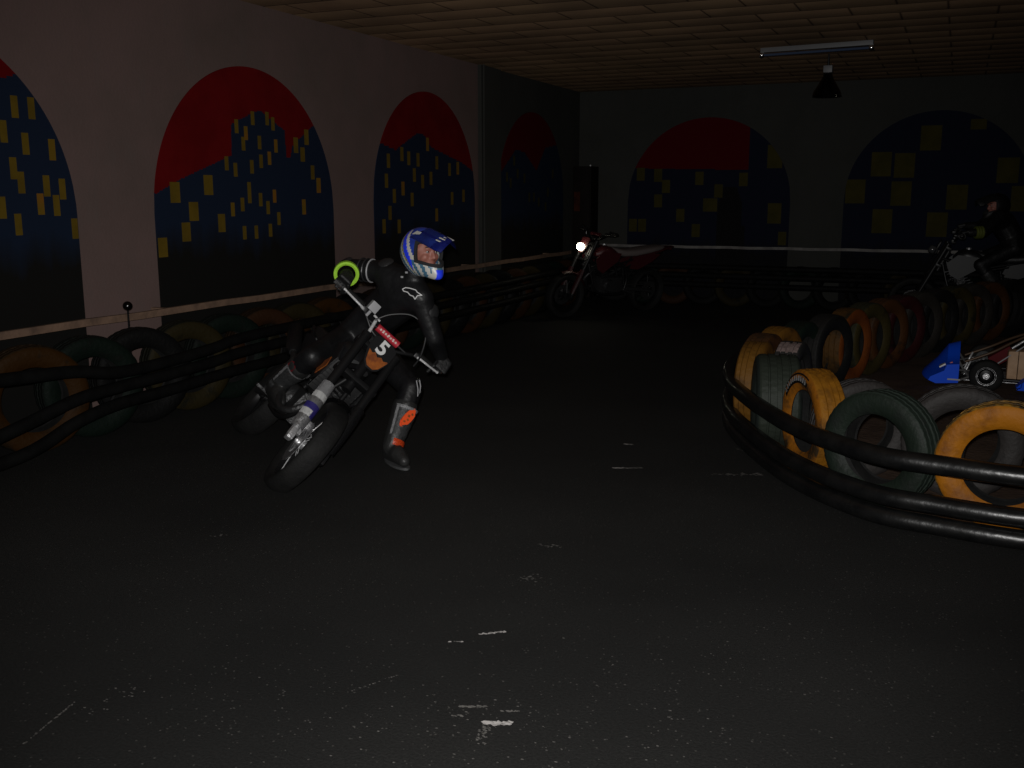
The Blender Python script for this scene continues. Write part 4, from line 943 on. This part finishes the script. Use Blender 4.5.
def boot_parts(bt, J, s, base):
    B = -V(base); kn, an, to = J['kn' + s], J['an' + s], J['to' + s]
    ax = (an - kn).normalized(); fw = (to - an); fw = (fw - ax * fw.dot(ax)).normalized(); sd = ax.cross(fw)
    out = sd if (sd.dot(V((.915, .404, 0))) > 0) == (s == 'L') else -sd
    # ribbed shin plate
    bb = NB(); rows = []
    for i in range(12):
        t = .34 + .52 * i / 11; rr = .079 - .022 * (i / 11)
        rows.append([bb.verts.new(kn.lerp(an, t) + (fw * cos(a) + sd * sin(a)) * (rr + .004 + (.003 if i % 3 == 0 else 0)) + B) for a in [R(-78 + 156 * j / 12) for j in range(13)]])
    for a, c in zip(rows, rows[1:]):
        for j in range(12):
            fc = bb.faces.new((a[j], a[j + 1], c[j + 1], c[j])); fc.material_index = 1 if (a is rows[0] or j in (0, 11)) else 0
    bmesh.ops.solidify(bb, geom=bb.faces[:], thickness=.006); bmesh.ops.recalc_face_normals(bb, faces=bb.faces); finish('shin_plate', bb, ['shin', 'grey'], bt)
    # ankle strap and sole
    bb = NB(); c = kn.lerp(an, .93); sg = 1 if sd.dot(out) > 0 else -1
    rows = [[bb.verts.new(c + ax * z + (fw * cos(a) + sd * sg * sin(a)) * (.064 + .005 * sin(pi * (z + .02) / .04)) + B) for a in [R(-45 + 120 * j / 14) for j in range(15)]] for z in (-.02, -.008, .008, .02)]
    for a, d_ in zip(rows, rows[1:]):
        for j in range(14): bb.faces.new((a[j], a[j + 1], d_[j + 1], d_[j]))
    bmesh.ops.solidify(bb, geom=bb.faces[:], thickness=.008); bmesh.ops.recalc_face_normals(bb, faces=bb.faces); finish('ankle_strap', bb, 'orange_red' if s == 'L' else 'shin', bt)
    bb = NB(); he = J['he' + s]; d = (to - he).normalized(); q = d.cross(V((0, 0, 1))); q = q.normalized(); up = q.cross(d)
    pl = []
    for j in range(22):
        a = 2 * pi * j / 22; x = cos(a); y = sin(a)
        pl.append((x * (.15 + (to - he).length * .0) , y * (.046 + .008 * x)))
    Tm = M.Translation((he + to) / 2 - up * .040 + B) @ M(((d.x, q.x, up.x, 0), (d.y, q.y, up.y, 0), (d.z, q.z, up.z, 0), (0, 0, 0, 1)))
    prism(bb, pl, .014, Tm, bev=.003); finish('sole', bb, 'shin' if s == 'L' else 'rubber', bt)

# ------------------------------------------------------------------ the cornering motorcycle and its rider
BM = M.Translation((-4.442, 5.378, 0)) @ M.Rotation(-.7760, 4, 'Z') @ M.Rotation(-.8246, 4, 'X')
bike, ST = motorcycle(BM, 'black racing motorcycle number 5 leaning hard into the corner', steer=-.1200, number=True)
W = BM @ ST
def grip_at(s, w=W): return w @ (BC + V((-.056, s * .415, .028)))
gR, gL = grip_at(-1), grip_at(.94); gax = (gL - gR).normalized()
J = dict(hip=(-3.473, 5.459, .713), waist=(-3.362, 5.454, .829), chest=(-3.124, 5.391, .985), neck=(-3.030, 5.342, 1.085), head=(-2.926, 5.310, 1.262),
         shR=(-3.216, 5.361, 1.130), elR=(-3.500, 5.360, 1.150), wrR=gR + V((-.005, .075, .050)), gripR=gR,
         shL=(-2.950, 5.318, .985), elL=(-2.890, 5.366, .740), wrL=gL + V((.02, .03, .085)), gripL=gL,
         hipR=(-3.536, 5.427, .694), hipL=(-3.381, 5.452, .641), knR=(-3.525, 4.987, .635), anR=(-3.850, 5.060, .430), heR=(-3.915, 5.090, .385), toR=(-3.730, 4.930, .350),
         knL=(-2.981, 5.231, .443), anL=(-3.014, 5.045, .115), heL=(-3.062, 5.085, .062), toL=(-2.885, 4.965, .058))
BASE = (-3.0, 5.03, 0.)
HF, HU = V((.93, -.37, -.06)), V((-.20, .10, .97))
rider, suit, J = person(J, HF, HU, 'rider in black leathers and blue peaked helmet on motorcycle number 5, one foot down', BASE, True, dict(R=gax, L=-gax))
B0 = -V(BASE)
bb = NB(); c = J['wrR'].lerp(J['elR'], .20); t = (J['elR'] - J['wrR']).normalized(); u, w = frame_of(t)
rings = [[bb.verts.new(c + t * z + (u * cos(a) + w * sin(a)) * rr + B0) for a in [2 * pi * j / 40 for j in range(40)]]
         for rr, z in ((.056, -.020), (.066, -.026), (.077, -.022), (.080, 0), (.077, .022), (.066, .026), (.056, .020))]
for a, d in zip(rings, rings[1:] + rings[:1]):
    for j in range(40): bb.faces.new((a[j], a[(j + 1) % 40], d[(j + 1) % 40], d[j]))
bmesh.ops.recalc_face_normals(bb, faces=bb.faces)
ab = finish('armband', bb, 'neon', rider); ab['label'] = 'bright neon green cuff band'
# shoulder and elbow armour
def arm_patch(p, n, r, m, name, flat=.4):
    bb = NB(); lathe(bb, [(0, r * flat), (r * .5, r * flat * .88), (r * .85, r * flat * .5), (r, 0), (0, -r * .1)], axis_to(n, p + B0), 24); return finish(name, bb, m, suit)
TC = V((.397, -.899, .186)); RT_ = V((.915, .404, 0)); UP_ = V((-.075, .170, .983))
arm_patch(J['shR'] + UP_ * .055 + TC * .03, (UP_ + TC * .6 - RT_ * .3), .055, 'leather2', 'shoulder_pad')
arm_patch(J['elR'] + UP_ * .035 + TC * .02, (UP_ * .8 + TC * .5 - RT_ * .5), .045, 'leather2', 'elbow_pad')
arm_patch(J['shL'].lerp(J['elL'], .35) + RT_ * .05 + TC * .02, (RT_ + TC * .7), .05, 'leather2', 'elbow_pad')
for q in range(3):
    bb = NB(); p = J['shR'].lerp(J['elR'], .35 + .12 * q); d = (J['elR'] - J['shR']).normalized(); u, w = frame_of(d)
    tube(bb, [p + (u * cos(a) + w * sin(a)) * .0715 + B0 for a in [2 * pi * j / 20 for j in range(20)]], .005, 6, closed=True); finish('sleeve_stripe', bb, 'grey' if q == 0 else 'leather2', suit)
# chest emblem: an outlined pointed swoosh
def outline(pts, r, T, m, name, par):
    bb = NB(); tube(bb, [T @ V((x, y, 0)) for x, y in pts], r, 6, closed=True); return finish(name, bb, m, par)
def facing(p, n, up):
    n = V(n).normalized(); up = (V(up) - n * V(up).dot(n)).normalized(); x = up.cross(n)
    return M.Translation(V(p) + B0) @ M(((x.x, up.x, n.x, 0), (x.y, up.y, n.y, 0), (x.z, up.z, n.z, 0), (0, 0, 0, 1)))
ev = bpy.context.evaluated_depsgraph_get(); ev.update()
def on_suit(p, o=suit, d=-TC, lift=.004):
    """drop a point onto the garment along d"""
    st = V(p) + B0 - d * .5
    ok, loc, nor, _ = o.ray_cast(st, d)
    return (loc - B0 + nor * lift, nor) if ok else (V(p), -d)
ep, en_ = on_suit(J['chest'] + RT_ * .085 - UP_ * .008)
ET = facing(ep + TC * .008, TC * .9 + en_, UP_ + RT_ * .05)
sw = [(-.065, .030), (-.045, .040), (-.015, .036), (.020, .026), (.032, .012), (.062, -.006), (.034, -.008), (.020, -.030), (.008, -.012), (-.012, -.006), (-.030, .012), (-.055, .018)]
def drape(pts, T, r, m, name):                     # a raised outline that follows the garment
    bb = NB(); out = []
    for x, y in pts:
        out.append(on_suit(T @ V((x, y, 0)) - B0, lift=.002)[0] + B0)
    tube(bb, out, r, 6, closed=True); return finish(name, bb, m, suit)
sw2 = [tuple(V(a).lerp(V(b), k / 3)) for a, b in zip(sw, sw[1:] + sw[:1]) for k in range(3)]
drape(sw2, ET, .0032, 'white', 'chest_emblem')
for dx, dy in ((-.02, .10), (.01, .125)):
    sp_, sn_ = on_suit(J['chest'] + RT_ * (.04 + dx) + UP_ * dy)
    bb = NB(); box(bb, sp_ + B0, (.016, .008, .012), bev=.003); finish('collar_tab', bb, 'grey', suit)
# knee armour and sliders
kp, kn_ = on_suit(J['knL'] + RT_ * .045)
outline([(-.010, .045), (.012, .05), (.018, .01), (.010, -.03), (-.006, -.05), (-.002, -.01)], .0035, facing(kp + kn_ * .002, kn_, UP_), 'grey', 'knee_emblem', suit)
for s, off, dirn in (('L', RT_ * .040 + TC * .050, RT_ * .55 + TC * .8), ('R', -RT_ * .045 + TC * .035 - UP_ * .01, -RT_ * .6 + TC * .8)):
    p = J['kn' + s].lerp(J['an' + s], .50) + off
    if s == 'R': p = J['kn' + s].lerp(J['an' + s], .32) + off
    ax_ = (J['an' + s] - J['kn' + s]).normalized()
    up = (-ax_ + RT_ * (.75 if s == 'L' else -.2))
    T = facing(p, dirn, up)
    bb = NB(); pl = [(.030 * cos(a), .072 * sin(a)) for a in [2 * pi * j / 24 for j in range(24)]]
    prism(bb, pl, .030, T, bev=.008); sl = finish('knee_slider', bb, 'orange_red' if s == 'L' else 'dred', suit)
    if s == 'L':
        bb = NB()
        for q, (x0, y0, ln) in enumerate(((.006, .030, .02), (-.004, .008, .026), (.006, -.014, .02), (-.004, -.036, .018))): box(bb, (x0, y0, .016), (.014, ln * .6, .004), M.Rotation(.5 if q % 2 else -.5, 3, 'Z'))
        bb.transform(T); finish('slider_lettering', bb, 'orange', sl, smooth=False)

# ------------------------------------------------------------------ motorcycles at the back
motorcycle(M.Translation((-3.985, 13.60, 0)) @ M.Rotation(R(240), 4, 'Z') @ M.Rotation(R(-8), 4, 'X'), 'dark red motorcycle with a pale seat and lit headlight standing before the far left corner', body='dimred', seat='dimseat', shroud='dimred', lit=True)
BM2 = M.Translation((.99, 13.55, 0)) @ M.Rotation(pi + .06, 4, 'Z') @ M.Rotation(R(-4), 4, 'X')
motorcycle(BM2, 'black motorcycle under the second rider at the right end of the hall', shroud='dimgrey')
q = lambda x, y, z: BM2 @ V((x, y, z))
g2R, g2L = grip_at(-1, BM2), grip_at(1, BM2); a2 = (g2L - g2R).normalized()
J2 = dict(hip=q(.36, 0, .99), waist=q(.40, 0, 1.10), chest=q(.52, 0, 1.28), neck=q(.58, 0, 1.38), head=q(.60, 0, 1.475))
J2.update(hipL=q(.38, .09, .98), hipR=q(.38, -.09, .98), shL=q(.58, .17, 1.36), shR=q(.58, -.17, 1.36), elL=q(.74, .36, 1.20), elR=q(.74, -.36, 1.20),
          wrL=g2L + V(BM2.to_3x3() @ V((-.075, 0, .045))), wrR=g2R + V(BM2.to_3x3() @ V((-.075, 0, .045))), gripL=g2L, gripR=g2R,
          knL=q(.74, .23, .80), knR=q(.74, -.23, .80), anL=q(.48, .20, .455), anR=q(.48, -.20, .455), heL=q(.41, .20, .405), heR=q(.41, -.20, .405), toL=q(.62, .20, .400), toR=q(.62, -.20, .400))
f2 = BM2.to_3x3() @ V((.9, .45, -.08))
B2 = tuple(q(.36, 0, .0))
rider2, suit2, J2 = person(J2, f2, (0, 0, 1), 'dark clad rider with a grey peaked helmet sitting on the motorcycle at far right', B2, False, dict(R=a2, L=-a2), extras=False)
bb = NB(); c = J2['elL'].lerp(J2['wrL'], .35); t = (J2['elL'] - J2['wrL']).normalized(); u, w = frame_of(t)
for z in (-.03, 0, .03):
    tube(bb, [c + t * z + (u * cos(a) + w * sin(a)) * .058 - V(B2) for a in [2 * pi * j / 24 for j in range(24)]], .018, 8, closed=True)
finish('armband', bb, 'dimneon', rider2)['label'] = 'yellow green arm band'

# ------------------------------------------------------------------ kart: x forward, y left, origin on the ground between the front wheels
KM = M.Translation((.30, 9.50, .008)) @ M.Rotation(pi, 4, 'Z')
K = tag(empty('go_kart', mtx=KM), 'blue nosed racing kart cut by the right edge, inside the tyre island', 'kart')
def kt(name, pts, r, m, par=K, n=10, sp=True):
    bb = NB(); tube(bb, spline(pts, 5) if sp else pts, r, n); return finish(name, bb, m, par)
bb = NB()
for s in (-1, 1):
    tube(bb, spline([(.22, s * .20, .07), (0, s * .30, .07), (-.35, s * .32, .07), (-1.0, s * .32, .07), (-1.22, s * .30, .10)], 5), .016, 10)
    tube(bb, [(.0, s * .30, .07), (.0, s * .42, .11)], .016, 10)
for x in (.20, -.35, -.75, -1.18): tube(bb, [(x, -.31 if x < .1 else -.21, .07), (x, .31 if x < .1 else .21, .07)], .014, 10)
finish('chassis', bb, 'black_metal', K)
bb = NB(); box(bb, (-.28, 0, .045), (.92, .56, .006)); finish('floor_tray', bb, 'silver', K)
# nose cone: wedge with a raised middle
bb = NB(); rows = []
for i in range(17):
    v = i / 16 * 2 - 1; y = .40 * v; bulge = math.exp(-(v / .55) ** 2); e = 1 - .18 * v * v
    tip = .16 + .34 * e
    rows.append([bb.verts.new(p) for p in ((.205, y, .035), (tip - .06, y, .02), (tip, y, .045), (tip - .015, y, .075), (tip - .12, y, .13 + .06 * bulge), (.30, y, .18 + .13 * bulge), (.205, y, .19 + .15 * bulge))])
for a, c in zip(rows, rows[1:]):
    for j in range(7): bb.faces.new((a[j], a[(j + 1) % 7], c[(j + 1) % 7], c[j]))
bb.faces.new(rows[0][::-1]); bb.faces.new(rows[-1]); bmesh.ops.recalc_face_normals(bb, faces=bb.faces)
ns = finish('nose_cone', bb, 'kblue', K, angle=35)
for sx, m_, c, s_ in ((1, 'white', (.335, .30, .166), (.055, .10, .012)), (1, 'red', (.275, .31, .190), (.040, .08, .012)), (1, 'grey', (.24, .403, .062), (.10, .006, .014))):
    bb = NB(); box(bb, c, s_, M.Rotation(R(32), 3, 'Y') if c[2] > .1 else None, bev=.002); finish('nose_sticker', bb, m_, ns)
def kwheel(x, y, r, w, lab=None):
    s = 1 if y > 0 else -1; T = M.Translation((x, y, r)) @ M.Rotation(-s * pi / 2, 4, 'X'); rr = .064; h = w / 2
    bb = NB(); lathe(bb, [(rr, -h), (rr + .012, -h), (rr, -h * .6), (rr - .010, -h * .3), (rr - .010, h * .3), (rr, h * .6), (rr + .012, h), (rr + .004, h + .004), (rr - .008, h * .7), (.045, h * .35), (.022, h * .45), (.020, h * .8), (0, h * .8), (0, h * .2), (.04, h * .2), (rr - .016, 0)], T, 36)
    wl = finish('wheel', bb, 'black_metal', K)
    bb = NB(); lathe(bb, [(rr, h * .9), (rr + .012, h * .98), (rr + .012, h * 1.03), (rr, h * 1.0)], T, 40, closed=True); lathe(bb, [(.010, h * .5), (.026, h * .5), (.026, h * .85), (.010, h * .85)], T, 20, closed=True); finish('rim_ring', bb, 'silver', wl)
    bb = NB(); lathe(bb, [(rr + .005, -h), (r * .70, -h * 1.05), (r * .93, -h * .98), (r * .985, -h * .85), (r, -h * .6), (r, h * .6), (r * .985, h * .85), (r * .93, h * .98), (r * .70, h * 1.05), (rr + .005, h)], T, 44, closed=True); finish('tyre', bb, 'rubber', wl)
    bb = NB(); lathe(bb, [(0, h * .9), (.012, h * .9), (.014, h * .75), (0, h * .7)], T, 12); finish('hub_nut', bb, 'chrome', wl)
kwheel(0, .50, .130, .115); kwheel(0, -.50, .130, .115); kwheel(-1.05, .52, .138, .19); kwheel(-1.05, -.52, .138, .19)
for s in (-1, 1):
    kt('stub_axle', [(0, s * .40, .12), (0, s * .46, .130)], .014, 'chrome', sp=False)
    kt('tie_rod', [(-.05, s * .06, .14), (.05, s * .41, .13)], .007, 'chrome', sp=False)
    bb = NB(); tube(bb, spline([(.21, s * .26, .20), (.14, s * .33, .10), (.10, s * .38, .12)], 4), .010, 8); tube(bb, [(.21, s * .36, .045), (.05, s * .40, .13)], .009, 8); tube(bb, [(.20, s * .30, .13), (.04, s * .42, .15)], .008, 8); finish('bumper_bracket', bb, 'bracket', K)
    # side pod
    bb = NB(); poly = [(-.21, .03), (-.95, .03), (-.98, .19), (-.62, .24), (-.38, .20), (-.27, .10)]
    prism(bb, poly, .18, M.Translation((0, s * .48, 0)) @ M.Rotation(pi / 2, 4, 'X'), bev=.025); finish('side_pod', bb, 'kblue', K)
    kt('steering_hoop', [(.16, s * .20, .19), (-.04, s * .19, .28), (-.18, s * .14, .36), (-.30, s * .08, .42)], .011, 'bronze')
    kt('pedal', [(.16, s * .13, .07), (.12, s * .13, .18), (.10, s * .17, .22)], .008, 'chrome')
kt('steering_column', [(.06, 0, .09), (-.38, 0, .44)], .011, 'silver', sp=False)
bb = NB(); T = M.Translation((-.385, 0, .445)) @ axis_to((-.74, 0, .60))
tube(bb, [T @ V((.155 * cos(a), .155 * sin(a), .01)) for a in [2 * pi * j / 40 for j in range(40)]], .015, 10, closed=True)
for a in (pi / 2 + .9, -pi / 2 - .9, 0): tube(bb, [T @ V((0, 0, 0)), T @ V((.15 * cos(a), .15 * sin(a), .01))], .010, 8)
finish('steering_wheel', bb, 'black_plastic', K)
bb = NB(); box(bb, (-.31, .20, .185), (.30, .17, .26), bev=.03); lathe(bb, [(0, .03), (.03, .028), (.032, 0), (0, 0)], M.Translation((-.33, .20, .315)), 18); finish('fuel_tank', bb, 'tan', K)
bb = NB()
for x in (-.42, -.24): tube(bb, [(x, .287, .06), (x, .289, .31)], .004, 6)
finish('tank_strap', bb, 'bronze', K)
kt('tank_brace', [(-.08, .30, .20), (-.36, .24, .42)], .006, 'grey', sp=False)
bb = NB(); rows = []
prof = [(-.30, .13, .20), (-.42, .085, .21), (-.60, .075, .22), (-.74, .13, .215), (-.80, .28, .20), (-.86, .46, .17), (-.89, .52, .13)]
for x, z, hw in prof:
    rows.append([bb.verts.new((x + .03 * abs(v) ** 3, hw * v, z + .13 * abs(v) ** 3 * (1 if z < .3 else .3))) for v in [i / 6 - 1 for i in range(13)]])
for a, c in zip(rows, rows[1:]):
    for j in range(12): bb.faces.new((a[j], a[j + 1], c[j + 1], c[j]))
bmesh.ops.solidify(bb, geom=bb.faces[:], thickness=.008); bmesh.ops.recalc_face_normals(bb, faces=bb.faces); finish('seat', bb, 'dred', K)
bb = NB(); box(bb, (-.12, 0, .24), (.20, .30, .10), M.Rotation(R(35), 3, 'Y'), bev=.02); finish('front_panel', bb, 'dred', K)
kt('rear_axle', [(-1.05, -.46, .138), (-1.05, .46, .138)], .018, 'chrome', sp=False)
bb = NB(); box(bb, (-.88, -.33, .20), (.26, .20, .22), bev=.02)
for z in range(6): box(bb, (-.74, -.33, .13 + z * .03), (.12, .18, .010), bev=.002)
finish('engine', bb, 'silver', K)
kt('rear_bumper', [(-1.18, -.55, .14), (-1.30, -.50, .16), (-1.32, 0, .17), (-1.30, .50, .16), (-1.18, .55, .14)], .018, 'black_metal')

# ------------------------------------------------------------------ camera, flash, world
cam = bpy.data.cameras.new('camera'); cam.sensor_width = 36; cam.lens = 36 * 1000 / 1024; cam.clip_end = 60
co = bpy.data.objects.new('camera', cam); COL.objects.link(co); co.location = (0, 0, 1.6)
r_ = V((.91491347, .40365002, 0)); u_ = V((-.07496273, .16991059, .98260418)); b_ = V((.39662819, -.89899781, .18571219))
co.matrix_world = M.Translation((0, 0, 1.6)) @ M(((r_.x, u_.x, b_.x, 0), (r_.y, u_.y, b_.y, 0), (r_.z, u_.z, b_.z, 0), (0, 0, 0, 1)))
bpy.context.scene.camera = co
fl = bpy.data.lights.new('camera_flash', 'SPOT'); fl.energy = 1000; fl.spot_size = R(88); fl.spot_blend = 1.; fl.shadow_soft_size = .025; fl.color = (1, .985, .96)
fo = bpy.data.objects.new('camera_flash', fl); COL.objects.link(fo)
fo.matrix_world = M.Translation(V((0, 0, 1.6)) + u_ * .07 - r_ * .03 + b_ * .03) @ co.matrix_world.to_3x3().to_4x4()
w = bpy.data.worlds.new('world'); bpy.context.scene.world = w; w.use_nodes = True
w.node_tree.nodes['Background'].inputs[0].default_value = (0, 0, 0, 1)
s = bpy.context.scene
s.view_settings.view_transform = 'Standard'; s.view_settings.look = 'None'; s.view_settings.exposure = 0; s.view_settings.gamma = 1; s.view_settings.use_curve_mapping = False
